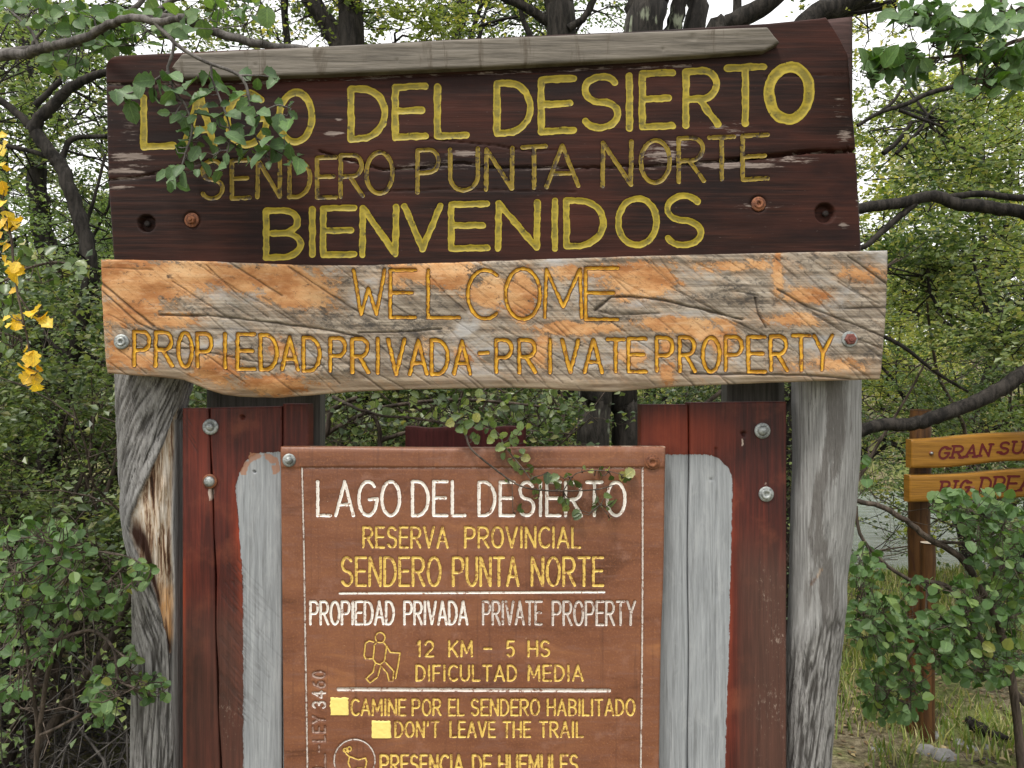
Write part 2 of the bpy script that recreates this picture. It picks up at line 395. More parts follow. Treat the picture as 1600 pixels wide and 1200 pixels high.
M = {}
M['dark'] = m_dark_board()
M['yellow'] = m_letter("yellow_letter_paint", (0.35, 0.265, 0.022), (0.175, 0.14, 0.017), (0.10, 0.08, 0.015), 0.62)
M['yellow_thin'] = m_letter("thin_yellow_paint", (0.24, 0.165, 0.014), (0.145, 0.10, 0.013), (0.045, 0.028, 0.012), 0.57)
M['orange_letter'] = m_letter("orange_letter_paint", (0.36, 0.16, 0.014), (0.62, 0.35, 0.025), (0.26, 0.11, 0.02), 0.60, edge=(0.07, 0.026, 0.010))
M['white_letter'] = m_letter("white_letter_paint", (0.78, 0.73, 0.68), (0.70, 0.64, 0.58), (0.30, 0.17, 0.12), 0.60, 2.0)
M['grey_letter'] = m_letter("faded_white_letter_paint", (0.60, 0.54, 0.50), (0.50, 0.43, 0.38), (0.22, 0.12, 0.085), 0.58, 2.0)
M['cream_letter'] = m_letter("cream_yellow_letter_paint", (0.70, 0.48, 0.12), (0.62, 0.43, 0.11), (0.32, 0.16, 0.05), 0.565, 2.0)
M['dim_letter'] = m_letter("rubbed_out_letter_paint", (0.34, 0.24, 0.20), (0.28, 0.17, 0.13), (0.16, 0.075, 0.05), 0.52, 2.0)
M['square'] = m_letter("pale_yellow_square_paint", (0.82, 0.66, 0.20), (0.82, 0.66, 0.20), (0.65, 0.48, 0.14), 0.72, 2.0)
M['crimson'] = m_letter("crimson_letter_paint", (0.10, 0.008, 0.009), (0.09, 0.007, 0.008), (0.14, 0.03, 0.012), 0.72)
M['welcome'] = m_welcome()
M['info'] = m_info()
M['plank'] = m_plank()
M['post'] = m_post()
M['strip'] = m_simple_wood("grey_arrow_wood", (0.055, 0.047, 0.038), (0.21, 0.185, 0.155), 'x', streak=(0.09, 0.073, 0.055))
M['back'] = m_simple_wood("dark_grey_old_wood", (0.05, 0.05, 0.045), (0.16, 0.15, 0.135), 'z')  # dark grey grained wood of the two outer rear planks
M['backred'] = m_simple_wood("old_red_wood", (0.05, 0.012, 0.012), (0.13, 0.028, 0.025), 'z')
M['endwood'] = m_simple_wood("dark_end_wood", (0.03, 0.016, 0.014), (0.085, 0.045, 0.04), 'x')
M['honey'] = m_simple_wood("honey_varnished_wood", (0.17, 0.076, 0.011), (0.34, 0.165, 0.025), 'x', 0.4, 0.7)
M['honeypost'] = m_simple_wood("honey_varnished_log", (0.03, 0.014, 0.007), (0.13, 0.060, 0.020), 'z', 0.5, 0.35, streak=(0.05, 0.022, 0.012))
M['steel'] = m_metal("galvanised_steel", (0.16, 0.17, 0.17), (0.40, 0.42, 0.41), 0.55, 0.55)
M['rust'] = m_metal("rusty_iron", (0.10, 0.035, 0.018), (0.26, 0.10, 0.045), 0.25, 0.75)
M['redbolt'] = m_metal("red_painted_bolt", (0.12, 0.03, 0.022), (0.20, 0.065, 0.05), 0.15, 0.6)
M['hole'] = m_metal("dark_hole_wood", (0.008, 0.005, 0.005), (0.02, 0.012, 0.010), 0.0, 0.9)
M['bark'] = m_bark("dark_bark", (0.008, 0.007, 0.006), (0.042, 0.036, 0.031))
M['barkm'] = m_bark("mossy_bark", (0.010, 0.009, 0.008), (0.05, 0.044, 0.038), (0.20, 0.22, 0.16))
M['barkg'] = m_bark("grey_bark", (0.05, 0.044, 0.040), (0.17, 0.155, 0.145))
M['twig'] = m_bark("twig_bark", (0.035, 0.028, 0.022), (0.13, 0.10, 0.08))
M['leaf_grey'] = m_leaf("grey_green_leaf", [(0, (0.045, 0.095, 0.028)), (0.45, (0.085, 0.155, 0.055)), (0.8, (0.12, 0.20, 0.085)), (1, (0.07, 0.15, 0.02))], 0.22, 0.52, (1.2, 1.4, 0.6), .4)
M['leaf'] = m_leaf("green_leaf", [(0, (0.045, 0.080, 0.024)), (0.35, (0.100, 0.158, 0.050)), (0.65, (0.165, 0.235, 0.090)), (0.9, (0.27, 0.33, 0.12)), (1, (0.38, 0.36, 0.13))], 0.42, 0.36)
M['leaf_dark'] = m_leaf("dark_green_leaf", [(0, (0.042, 0.072, 0.026)), (0.6, (0.095, 0.140, 0.055)), (0.9, (0.16, 0.21, 0.08)), (1, (0.24, 0.24, 0.09))], 0.35, 0.36)
M['leaf_lime'] = m_leaf("lime_green_leaf", [(0, (0.095, 0.14, 0.030)), (0.45, (0.24, 0.29, 0.070)), (0.85, (0.44, 0.46, 0.13)), (1, (0.55, 0.48, 0.17))], 0.48, 0.4)
M['leaf_shrub'] = m_leaf("shrub_leaf", [(0, (0.034, 0.078, 0.018)), (0.4, (0.075, 0.15, 0.042)), (0.75, (0.12, 0.205, 0.075)), (0.97, (0.16, 0.24, 0.07)), (1, (0.24, 0.24, 0.06))], 0.35, 0.5, (1.5, 1.5, 0.6), .45)
M['leaf_yellow'] = m_leaf("yellow_autumn_leaf", [(0, (0.68, 0.42, 0.02)), (0.6, (0.80, 0.58, 0.03)), (1, (0.80, 0.64, 0.12))], 0.35, 0.5, (1.1, 1.0, 0.5))

# ------------------------------------------------------------ stroke letters
def arc(cx, cy, rx, ry, a0, a1, n=14):
    return [(cx + rx * math.cos(math.radians(a0 + (a1 - a0) * i / n)), cy + ry * math.sin(math.radians(a0 + (a1 - a0) * i / n))) for i in range(n + 1)]
GL = {   # unit box, y down
 'A': [[(0, 1), (.5, 0), (1, 1)], [(.17, .68), (.83, .68)]],
 'B': [[(.05, 0), (.05, 1)], [(.05, 0)] + arc(.5, .24, .42, .24, -90, 90) + [(.2, .48)], [(.2, .48)] + arc(.5, .74, .5, .26, -90, 90) + [(.05, 1)]],
 'C': [arc(.62, .5, .60, .5, -50, -310, 24)],
 'D': [[(0, 0), (0, 1)], [(0, 0)] + arc(.30, .5, .70, .5, -90, 90, 20) + [(0, 1)]],
 'E': [[(0, 0), (0, 1)], [(0, 0), (1, 0)], [(0, .48), (.88, .48)], [(0, 1), (1, 1)]],
 'F': [[(0, 0), (0, 1)], [(0, 0), (1, 0)], [(0, .48), (.88, .48)]],
 'G': [arc(.52, .5, .52, .5, -45, -360, 26) + [(.60, .53)]],
 'H': [[(0, 0), (0, 1)], [(1, 0), (1, 1)], [(0, .48), (1, .48)]],
 'I': [[(.5, 0), (.5, 1)]],
 'K': [[(0, 0), (0, 1)], [(.95, 0), (.03, .6)], [(.32, .42), (1, 1)]],
 'L': [[(0, 0), (0, 1), (1, 1)]],
 'M': [[(0, 1), (.05, 0), (.5, .78), (.95, 0), (1, 1)]],
 'N': [[(0, 1), (.02, 0), (.98, 1), (1, 0)]],
 'O': [arc(.5, .5, .5, .5, 0, 360, 30)],
 'P': [[(0, 0), (0, 1)], [(0, 0)] + arc(.55, .27, .43, .27, -90, 90) + [(0, .54)]],
 'R': [[(0, 0), (0, 1)], [(0, 0)] + arc(.52, .26, .44, .26, -90, 90) + [(0, .52)], [(.42, .52), (1, 1)]],
 'S': [arc(.5, .25, .44, .25, -30, -270, 16) + arc(.5, .75, .47, .25, -90, 155, 16)],
 'T': [[(0, 0), (1, 0)], [(.5, 0), (.5, 1)]],
 'U': [[(0, 0), (0, .62)] + arc(.5, .64, .5, .36, 180, 0, 14) + [(1, 0)]],
 'V': [[(0, 0), (.5, 1), (1, 0)]],
 'W': [[(0, 0), (.25, 1), (.48, .42), (.74, 1), (1, 0)]],
 'Y': [[(0, 0), (.5, .5), (1, 0)], [(.5, .5), (.42, 1)]],
 '0': [arc(.5, .5, .46, .5, 0, 360, 26)],
 '1': [[(.15, .22), (.6, 0), (.6, 1)]],
 '2': [arc(.5, .27, .44, .27, 190, 370, 12) + [(.88, .45), (.04, 1), (.98, 1)]],
 '3': [arc(.45, .25, .42, .25, 200, 450, 12) + arc(.45, .74, .48, .26, -90, 155, 12)],
 '4': [[(.75, 1), (.75, 0), (.02, .7), (1, .7)]],
 '5': [[(.92, 0), (.18, 0), (.08, .45)] + arc(.48, .68, .46, .32, -125, 140, 14)],
 '6': [[(.80, .02), (.45, .12), (.1, .5)] + arc(.5, .69, .44, .31, 180, 540, 20)],
 '-': [[(0, .5), (1, .5)]],
 "'": [[(.6, 0), (.4, .25)]],
}
GL['~N'] = GL['N'] + [[(.2, -.22), (.4, -.30), (.6, -.20), (.8, -.28)]]
WID = {'I': .12, '1': .5, 'M': 1.25, 'W': 1.3, 'O': 1.12, 'G': 1.1, 'A': 1.1, 'L': .8, 'E': .85, 'F': .8, 'T': .95, "'": .2, '-': .6, 'V': 1.05, 'S': .95}
def glyph_box(ch, x0, x1, y0, y1, tilt=0.0, shear=0.0, serif=0.0):
    if ch == 'I': x0 = x1 = (x0 + x1) / 2
    out = []
    for pl in GL[ch]:
        pts = []
        for (u, v) in pl:
            x = x0 + (x1 - x0) * u if ch != 'I' else x0
            y = y0 + (y1 - y0) * v + tilt * (x - (x0 + x1) / 2)
            x += shear * ((y0 + y1) / 2 - y)
            pts.append((x, y))
        out.append(pts)
    if serif:
        ext = []
        for pl in out:
            for (p, q) in ((pl[0], pl[1]), (pl[-1], pl[-2])):
                if abs(q[1] - p[1]) > 1.2 * abs(q[0] - p[0]) and (abs(p[1] - y0) < 3 or abs(p[1] - y1) < 3):
                    ext.append([(p[0] - serif, p[1]), (p[0] + serif, p[1])])
        out += ext
    return out
def line_boxes(text, x0, x1, y0, y1, gap=.28, slope=0.0):
    ws = [WID.get(c, 1.0) for c in text]
    tot = sum(ws) + gap * (len(text) - 1)
    u = (x1 - x0) / tot; x = x0; out = []
    for c, w in zip(text, ws):
        dy = slope * (x - x0)
        out.append((c, x, x + w * u, y0 + dy, y1 + dy)); x += (w + gap) * u
    return out

class Carving:
    """strokes cut into a board: used for the board's relief and for each letter's painted channel"""
    def __init__(s): s.items = []
    def add(s, polys, w, depth, mat, rough=0.8, name='letter', seed=0): s.items.append((polys, w, depth, mat, rough, name, seed))
    def field(s, x, y):
        h = np.zeros(x.shape)
        for (polys, w, dep, mat, rough, name, seed) in s.items:
            P = np.array([p for pl in polys for p in pl])
            m = (x > P[:, 0].min() - w - 4) & (x < P[:, 0].max() + w + 4) & (y > P[:, 1].min() - w - 4) & (y < P[:, 1].max() + w + 4)
            if not m.any(): continue
            xs, ys = x[m], y[m]
            d = np.full(xs.shape, 1e9)
            for pl in polys: d = np.minimum(d, poly_d(xs, ys, pl))
            t = smooth(w + 1.2, w * 0.35, d)
            h[m] = np.minimum(h[m], -(dep + 0.5) * t)
        return h
    def build(s, Y, parent, base, hb=None):
        for i, (polys, w, dep, mat, rough, name, seed) in enumerate(s.items):
            P = np.array([p for pl in polys for p in pl])
            stp = max(0.8, min(1.6, w / 3.0))
            X0, X1 = P[:, 0].min() - w - 2, P[:, 0].max() + w + 2
            Y0, Y1 = P[:, 1].min() - w - 2, P[:, 1].max() + w + 2
            gx = np.arange(X0, X1 + stp, stp); gy = np.arange(Y0, Y1 + stp, stp)
            xx, yy = np.meshgrid(gx, gy)
            d = np.full(xx.shape, 1e9)
            for pl in polys: d = np.minimum(d, poly_d(xx, yy, pl))
            ww = w * (1 + rough * 0.35 * (fbm(xx / (w * 1.6), yy / (w * 1.6), 2, 5 + i) - 0.5) * 2)
            f = ww - d
            hg = hb(xx, yy) if hb is not None else 0 * xx
            verts = []; key = {}; flat = []; sizes = []
            dv = []
            def vert(k, px, py, fv, hv):
                if k in key: return key[k]
                t = min(max(fv / (w * 0.65), 0), 1); t = t * t * (3 - 2 * t)
                q = W(px, py, Y); q[1] = Y + (dep * t - 0.25) * 0.001
                q[1] -= 0.001 * hv
                key[k] = len(verts); verts.append(q - base); dv.append(t)
                return key[k]
            ny, nx = f.shape
            act = (f[:-1, :-1] > 0) | (f[1:, :-1] > 0) | (f[:-1, 1:] > 0) | (f[1:, 1:] > 0)
            for (j, k) in zip(*np.nonzero(act)):
                cs = ((j, k), (j + 1, k), (j + 1, k + 1), (j, k + 1))
                poly = []
                for a in range(4):
                    p, q = cs[a], cs[(a + 1) % 4]
                    fp, fq = f[p], f[q]
                    if fp > 0: poly.append(vert(p, gx[p[1]], gy[p[0]], fp, hg[p]))
                    if (fp > 0) != (fq > 0):
                        t = fp / (fp - fq)
                        kk = (p, q) if p < q else (q, p)
                        poly.append(vert(kk, gx[p[1]] + (gx[q[1]] - gx[p[1]]) * t, gy[p[0]] + (gy[q[0]] - gy[p[0]]) * t, 0, hg[p] + (hg[q] - hg[p]) * t))
                if len(poly) >= 3: flat += poly; sizes.append(len(poly))
            if not sizes: continue
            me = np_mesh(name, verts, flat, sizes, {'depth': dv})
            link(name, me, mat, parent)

def board(name, parent, base, mat, Y, thick, L, R, T, B, step, hfun=None, afun=None, edge=4.0, label=None, edge_drop=3.0):
    """a real plank: relief on its front (mm), thickness, rounded arrises. L,R functions of py; T,B functions of px"""
    xm = 0.5 * (L(0) + R(0)); ym = 0.5 * (T(xm) + B(xm))
    wpx = R(ym) - L(ym); hpx = B(xm) - T(xm)
    nx = max(4, int(wpx / step)); ny = max(4, int(hpx / step))
    s, t = np.meshgrid(np.linspace(0, 1, nx + 1), np.linspace(0, 1, ny + 1))
    yy = T(xm) + (B(xm) - T(xm)) * t
    for _ in range(2):
        xx = L(yy) + (R(yy) - L(yy)) * s
        yy = T(xx) + (B(xx) - T(xx)) * t
    h = hfun(xx, yy) if hfun else np.zeros(xx.shape)
    de = np.minimum(np.minimum(xx - L(yy), R(yy) - xx), np.minimum(yy - T(xx), B(xx) - yy))
    e = np.clip(1 - de / edge, 0, 1)
    h = h - edge_drop * e * e
    sc_ = (Y + D) / F
    Vf = np.stack([(xx - 800) * sc_, Y - h * 0.001, H + (600 - yy) * sc_], -1).reshape(-1, 3)
    idx = np.arange((nx + 1) * (ny + 1)).reshape(ny + 1, nx + 1)
    q = np.stack([idx[:-1, :-1], idx[1:, :-1], idx[1:, 1:], idx[:-1, 1:]], -1).reshape(-1, 4)
    loop = np.concatenate([idx[0, :], idx[1:, -1], idx[-1, -2::-1], idx[-2:0:-1, 0]])
    n = len(loop); nf = len(Vf)
    Vb = Vf[loop].copy(); Vb[:, 1] = Y + thick
    nxt = np.roll(np.arange(n), -1)
    side = np.stack([loop, loop[nxt], nf + nxt, nf + np.arange(n)], -1)
    V = np.concatenate([Vf, Vb]) - base
    flat = np.concatenate([q.reshape(-1), side.reshape(-1), nf + np.arange(n)])
    sizes = np.concatenate([np.full(len(q) + n, 4), [n]])
    at = {}
    if afun:
        for k, v in afun(xx, yy).items():
            v = np.broadcast_to(v, xx.shape).reshape(-1)
            at[k] = np.concatenate([v, v[loop]])
    me = np_mesh(name, V, flat, sizes, at)
    sm = np.full(len(sizes), True); sm[len(q):] = False
    me.polygons.foreach_set("use_smooth", sm)
    o = link(name, me, mat, parent)
    if label: o["label"] = label
    return o

def lathe(prof, n=20, sides6=False):
    """prof: list of (r, y) along the bolt axis (-Y out); returns verts, faces"""
    V = []; Fc = []
    for (r, y) in prof:
        for k in range(n):
            a = 2 * math.pi * k / n
            V.append((r * math.cos(a), y, r * math.sin(a)))
    for i in range(len(prof) - 1):
        for k in range(n):
            k2 = (k + 1) % n
            Fc.append((i * n + k, i * n + k2, (i + 1) * n + k2, (i + 1) * n + k))
    return V, Fc
def bolt(px, py, Y, parent, base, washer_px, mat_w, mat_h, head='dome', hr=0.5, name='bolt', label=None):
    s = (Y + D) / F; r = washer_px * s
    V, Fc = lathe([(r * .985, .0005), (r, -.0012), (r * .95, -.0028), (r * .55, -.0034), (r * .5, -.0024), (0.0001, -.0024)], 24)
    mi = [0] * len(Fc)
    if head == 'dome':
        hp = [(r * hr, -.002), (r * hr, -.0045), (r * hr * .85, -.0075), (r * hr * .5, -.0095), (0.0001, -.010)]; n = 18
    elif head == 'hex':
        hp = [(r * hr, -.002), (r * hr, -.0085), (r * hr * .86, -.0098), (r * hr * .45, -.0098), (r * hr * .42, -.0125), (0.0001, -.013)]; n = 6
    else:
        hp = [(r * hr, -.002), (r * hr, -.004), (r * hr * .8, -.0055), (r * hr * .45, -.0055), (r * hr * .4, -.0015), (0.0001, -.001)]; n = 18
    V2, F2 = lathe(hp, n)
    rot = 0.4 + px * 0.01
    V2 = [(x * math.cos(rot) - z * math.sin(rot), y, x * math.sin(rot) + z * math.cos(rot)) for (x, y, z) in V2]
    o = len(V); V += V2; Fc += [tuple(o + i for i in f) for f in F2]; mi += [1] * len(F2)
    c = W(px, py, Y) - base
    V = np.array(V) + c
    me = np_mesh(name, V, np.array(Fc), mats=mi, smooth_=(head != 'hex'))
    ob = link(name, me, [mat_w, mat_h], parent)
    if label: ob["label"] = label
    return ob

def tube_arrays(pts, rad, n=7, wob=0.0, seed=0):
    pts = np.asarray(pts, float); rad = np.asarray(rad, float)
    m = len(pts)
    T = np.gradient(pts, axis=0); T /= np.linalg.norm(T, axis=1, keepdims=True) + 1e-9
    up = np.array([0.13, 0.31, 0.94]) if abs(T[0][2]) < 0.9 else np.array([1.0, 0.1, 0.05])
    U = np.cross(T, up); U /= np.linalg.norm(U, axis=1, keepdims=True) + 1e-9
    Vv = np.cross(T, U)
    a = np.arange(n) * 2 * math.pi / n
    r = rad[:, None] * np.ones((1, n))
    if wob:
        rs = np.random.RandomState(seed)
        r = r * (1 + wob * (rs.rand(m, n) - 0.5) * 2)
    P = pts[:, None, :] + r[..., None] * (np.cos(a)[None, :, None] * U[:, None, :] + np.sin(a)[None, :, None] * Vv[:, None, :])
    idx = np.arange(m * n).reshape(m, n)
    j = np.roll(np.arange(n), -1)
    q = np.stack([idx[:-1, :], idx[:-1][:, j], idx[1:][:, j], idx[1:, :]], -1).reshape(-1, 4)
    return P.reshape(-1, 3), q
def resample(pts, rad, k=4, jit=0.0, seed=0):
    """smooth a coarse polyline (Catmull-Rom)"""
    p = np.asarray(pts, float); r = np.asarray(rad, float)
    if len(p) < 3:
        t = np.linspace(0, 1, k + 1)[:, None]
        q = p[0] + (p[-1] - p[0]) * t; rr = r[0] + (r[-1] - r[0]) * t[:, 0]
    else:
        e = np.vstack([2 * p[0] - p[1], p, 2 * p[-1] - p[-2]])
        q = []; rr = []
        for i in range(len(p) - 1):
            for a in range(k):
                t = a / k
                p0, p1, p2, p3 = e[i], e[i + 1], e[i + 2], e[i + 3]
                q.append(0.5 * (2 * p1 + (p2 - p0) * t + (2 * p0 - 5 * p1 + 4 * p2 - p3) * t * t + (3 * p1 - p0 - 3 * p2 + p3) * t ** 3))
                rr.append(r[i] + (r[i + 1] - r[i]) * t)
        q.append(p[-1]); rr.append(r[-1]); q = np.array(q); rr = np.array(rr)
    if jit:
        rs = np.random.RandomState(seed)
        q = q + (rs.rand(*q.shape) - 0.5) * jit * rr[:, None] * 2
    return q, rr
class Tubes:
    def __init__(s): s.V = []; s.F = []; s.n = 0
    def add(s, pts, rad, n=7, k=4, jit=0.16, wob=0.05):
        q, r = resample(pts, rad, k, jit, s.n % 9999)
        V, Fc = tube_arrays(q, r, n, wob, s.n % 997)
        s.V.append(V); s.F.append(Fc + s.n); s.n += len(V)
    def raw(s, pts, rad, n=4):
        V, Fc = tube_arrays(pts, rad, n)
        s.V.append(V); s.F.append(Fc + s.n); s.n += len(V)
    def mesh(s, name, base=np.zeros(3)):
        return np_mesh(name, np.concatenate(s.V) - base, np.concatenate(s.F))

# leaves: each a small folded blade. centres C, axis A (unit), normal N (unit), length l
def leaf_mesh(name, C, A, N, l, wid=0.62, six=False, rnd=None, rs=None):
    n = len(C)
    S = np.cross(A, N); S /= np.linalg.norm(S, axis=1, keepdims=True) + 1e-9
    N = np.cross(S, A)
    l = np.broadcast_to(np.asarray(l, float), (n,))[:, None]
    if six:   # 8 points: oval blade folded along the midrib
        prof = [(-.5, 0, 0), (-.28, .36, .10), (.08, .5, .14), (.38, .3, .05), (.5, 0, -.06), (.38, -.3, .05), (.08, -.5, .14), (-.28, -.36, .10)]
        f = np.array([[0, 1, 2, 3], [0, 3, 4, 4], [0, 4, 5, 5], [0, 5, 6, 7]])
        Vs = np.stack([C + l * (u * A + w * wid * S + z * N) for (u, w, z) in prof], 1)
        quad = np.array([[0, 1, 2, 3], [0, 5, 6, 7]]); tri = np.array([[0, 3, 4], [0, 4, 5]])
        off = (np.arange(n) * 8)[:, None]
        flat = np.concatenate([(quad[None] + off[:, :, None]).reshape(-1), (tri[None] + off[:, :, None]).reshape(-1)])
        sizes = np.concatenate([np.full(2 * n, 4), np.full(2 * n, 3)])
        k = 8
    else:
        prof = [(-.5, 0, 0), (.05, .5, .13), (.5, 0, -.04), (.05, -.5, .13)]
        Vs = np.stack([C + l * (u * A + w * wid * S + z * N) for (u, w, z) in prof], 1)
        tri = np.array([[0, 1, 2], [0, 2, 3]])
        off = (np.arange(n) * 4)[:, None]
        flat = (tri[None] + off[:, :, None]).reshape(-1); sizes = np.full(2 * n, 3); k = 4
    if rnd is None: rnd = (rs or _rs).rand(n)
    return np_mesh(name, Vs.reshape(-1, 3), flat, sizes, {'rnd': np.repeat(rnd, k)}, smooth_=False)
def unit(v): return v / (np.linalg.norm(v, axis=-1, keepdims=True) + 1e-9)

# ------------------------------------------------------------ ground, river, hill
def gz(x, y):
    x = np.asarray(x, float); y = np.asarray(y, float)
    z = 0.05 * (fbm(x * 0.8, y * 0.8, 4, 3) - 0.5)
    z = z - 1.35 * smooth(5.2, 7.6, y + 0.4 * np.sin(x * 0.6)) + smooth(13.0, 15.5, y) * 1.2
    z = z + np.clip(y - 15, 0, 60) * 0.085 + smooth(30, 110, y) * 3 * fbm(x * .03, y * .03, 3, 8)
    return z
def grid_mesh(name, xs, ys, zf):
    X, Yg = np.meshgrid(xs, ys)
    V = np.stack([X, Yg, zf(X, Yg)], -1).reshape(-1, 3)
    idx = np.arange(len(xs) * len(ys)).reshape(len(ys), len(xs))
    q = np.stack([idx[:-1, :-1], idx[:-1, 1:], idx[1:, 1:], idx[1:, :-1]], -1).reshape(-1, 4)
    return np_mesh(name, V, q)
def m_ground():
    g = G("forest_floor")
    a = g.noise((1, 1, 1), 1.6, 6, 0.65); b = g.noise((1, 1, 1), 28, 6, 0.75); v = g.vor((1, 1, 1), 45)
    c = g.ramp(b, [(0.3, (0.06, 0.047, 0.03)), (0.5, (0.17, 0.14, 0.09)), (0.7, (0.36, 0.31, 0.21))])
    c = g.mix(g.mth('MULTIPLY', g.step(a, 0.42, 0.6), 0.75), c, g.ramp(b, [(0.3, (0.05, 0.075, 0.018)), (0.7, (0.21, 0.25, 0.06))]))
    return g.bsdf(c, 0.9, g.bump(g.mth('ADD', b, v), 0.8, 0.02), spec=0.15)
def m_water():
    g = G("river_water")
    a = g.noise((1, 2.2, 1), 2.5, 5, 0.6); b = g.noise((1, 3, 1), 14, 4, 0.6)
    c = g.ramp(a, [(0.3, (0.10, 0.125, 0.12)), (0.7, (0.24, 0.28, 0.275))])
    return g.bsdf(c, 0.12, g.bump(g.mth('ADD', a, g.mth('MULTIPLY', b, 0.5)), 0.5, 0.05), spec=0.6)
xs = np.concatenate([[-400, -150, -60, -30], np.arange(-16, 16.01, 0.2), [30, 60, 150, 400]])
ys = np.concatenate([[-200, -60, -20], np.arange(-6, 17, 0.2), np.arange(17, 40, 1.5), [45, 60, 80, 110, 200, 600]])
tag(link("ground", grid_mesh("ground", xs, ys, gz), m_ground()), kind="structure")
wm = grid_mesh("river", np.linspace(-120, 120, 40), np.linspace(5.5, 15.5, 12), lambda x, y: np.full(np.shape(x), -0.62))
tag(link("river", wm, m_water()), kind="structure")

# ------------------------------------------------------------ THE SIGN
base = np.array([0.0, 0.0, 0.0])
sign = thing("trailhead_sign", tuple(base), "weathered wooden trailhead sign of carved boards bolted across two grey tree-trunk posts", "sign")

# --- posts (trunks with real bark relief)
def post(Lf, Rf, y0, y1, Yc, mode, label):
    ny, nt = 420, 150
    ys_ = np.linspace(y0, y1, ny)
    th = np.concatenate([np.linspace(-math.pi * .55, math.pi * .55, 124), np.linspace(math.pi * .6, math.pi * 1.4, 26)])
    yy, tt = np.meshgrid(ys_, th, indexing='ij')
    s0 = (D + Yc) / F                    # the outline is seen at the depth of the trunk's axis
    cx = (Lf(yy) + Rf(yy)) / 2; r = (Rf(yy) - Lf(yy)) / 2
    x = cx + r * np.sin(tt)
    ap = r * tt                          # arc position in px
    wrap = np.cos(tt) > -0.2
    if mode == 'left':
        qA = ap + 0.42 * (yy - 600); qB = ap - 0.40 * (yy - 830); qC = ap + 3 * np.sin(yy / 60)
        wB = smooth(815, 835, yy) * smooth(275, 255, x - 0.0 * yy); wC = smooth(985, 1030, yy + 1.1 * (x - 240))
        strip = smooth(268, 273, x + 2 * np.sin(yy / 40)) * (yy > 655)
        def ridged(q, f1, f2, sd):
            n = fbm(q / f1, yy / f2, 3, sd); n2 = fbm(q / (f1 * .42), yy / (f2 * .5), 3, sd + 40)
            a = smooth(0, .11, np.abs(n - 0.5)); b = smooth(0, .10, np.abs(n2 - 0.5))
            return a * (.45 + .55 * b) * (.72 + .28 * fbm(q / 1.8, yy / 12, 2, sd + 7))
        rA = ridged(qA, 8, 80, 1); rB = ridged(qB, 7, 80, 2); rC = ridged(qC, 8.5, 95, 3)
        bark = rA * (1 - wB) + rB * wB; bark = bark * (1 - wC) + rC * wC          # 0 furrow .. 1 ridge
        bark = np.clip(bark, 0, 1)
        hp = [(278, 636), (266, 662), (250, 705), (228, 752), (206, 806), (203, 834), (222, 880), (243, 925), (258, 985), (264, 1018), (270, 1022), (276, 985), (273, 900), (275, 780), (274, 700)]
        sd_ = poly_sdf(x + 3 * (fbm(x / 9, yy / 9, 3, 4) - .5), yy, hp)
        heart = smooth(-1.0, 1.5, sd_) * (np.cos(tt) > 0)
        spl = fbm(x / 4.2, yy / 55, 4, 12)
        lipA = np.exp(-(np.clip(-sd_, 0, 60) / 16.0)) * (x < 268)
        h = bark * 6 + lipA * 5
        h = h * (1 - heart) + heart * (-13 + 16 * spl)
        h = h * (1 - strip) + strip * (1.5 + 1.2 * fbm(x / 4, yy / 40, 3, 8))
        at = {'crev': bark, 'bald': strip, 'heart': heart * (1 - strip), 'stain': 0 * x + .1,
              'tan': 0.45 * smooth(880, 930, yy) + 0.25 * smooth(690, 650, yy),
              'rot': heart * np.clip(smooth(24, 5, np.hypot((x - 208) * 1.0, (yy - 840) * .5)) + smooth(12, 3, np.hypot(x - 264, (yy - 1010) * .5)) + smooth(9, 3, np.abs(x - 226 - (yy - 850) * .22)) * smooth(820, 850, yy) * smooth(960, 930, yy), 0, 1)}
    else:
        bald = smooth(1010, 935, yy + 0.9 * (x - 1290) + 20 * (fbm(x / 20, yy / 20, 2, 4) - .5))
        q = ap + 0.10 * (yy - 900)
        n = fbm(q / 8, yy / 85, 3, 21); n2 = fbm(q / 4, yy / 40, 3, 61)
        bark = smooth(0, .11, np.abs(n - .5)) * (.45 + .55 * smooth(0, .10, np.abs(n2 - .5))) * (.72 + .28 * fbm(q / 1.8, yy / 12, 2, 28))
        flat = smooth(1285, 1240, x - (yy - 600) * -0.02)
        ed = np.abs(x - (1262 + 10 * np.sin(yy / 130)))
        st = 0.33 * smooth(30, 5, np.abs(x - (1297 - (yy - 620) * .045 + 14 * np.sin(yy / 47)))) + 0.24 * smooth(22, 4, np.hypot(x - 1262, (yy - 930) * .35)) + 0.08 * smooth(1250, 1290, x)
        lump = fbm(x / 22, yy / 70, 3, 33)
        rimb = bald * (1 - bald) * 4
        h = (1 - bald) * bark * 6 + bald * (4 * lump + 1.2 * fbm(x / 3.5, yy / 50, 3, 8)) + rimb * 3
        at = {'crev': bark, 'bald': bald, 'heart': smooth(1.5, 0, poly_d(x, yy, [(1268, 912), (1276, 903), (1284, 888)]) - 2.5 * vnoise(x / 3, yy / 3, 2)) * .7, 'stain': st, 'tan': 0 * x + .3, 'rot': 0 * x + .3}
    rr = r * s0 + (h - 4.5) * 0.001 * 0.85
    Yp = Yc - rr * np.cos(tt)
    sv = (D + np.minimum(Yp, Yc)) / F
    X = (cx - 800) * sv + rr * np.sin(tt); Z = H + (600 - yy) * sv
    V = np.stack([X, Yp, Z], -1).reshape(-1, 3)
    idx = np.arange(ny * len(th)).reshape(ny, len(th)); j = np.roll(np.arange(len(th)), -1)
    q_ = np.stack([idx[:-1, :], idx[1:, :], idx[1:][:, j], idx[:-1][:, j]], -1).reshape(-1, 4)
    nv = len(V)
    V = np.concatenate([V, [[V[:len(th), 0].mean(), Yc, V[0, 2]]]])
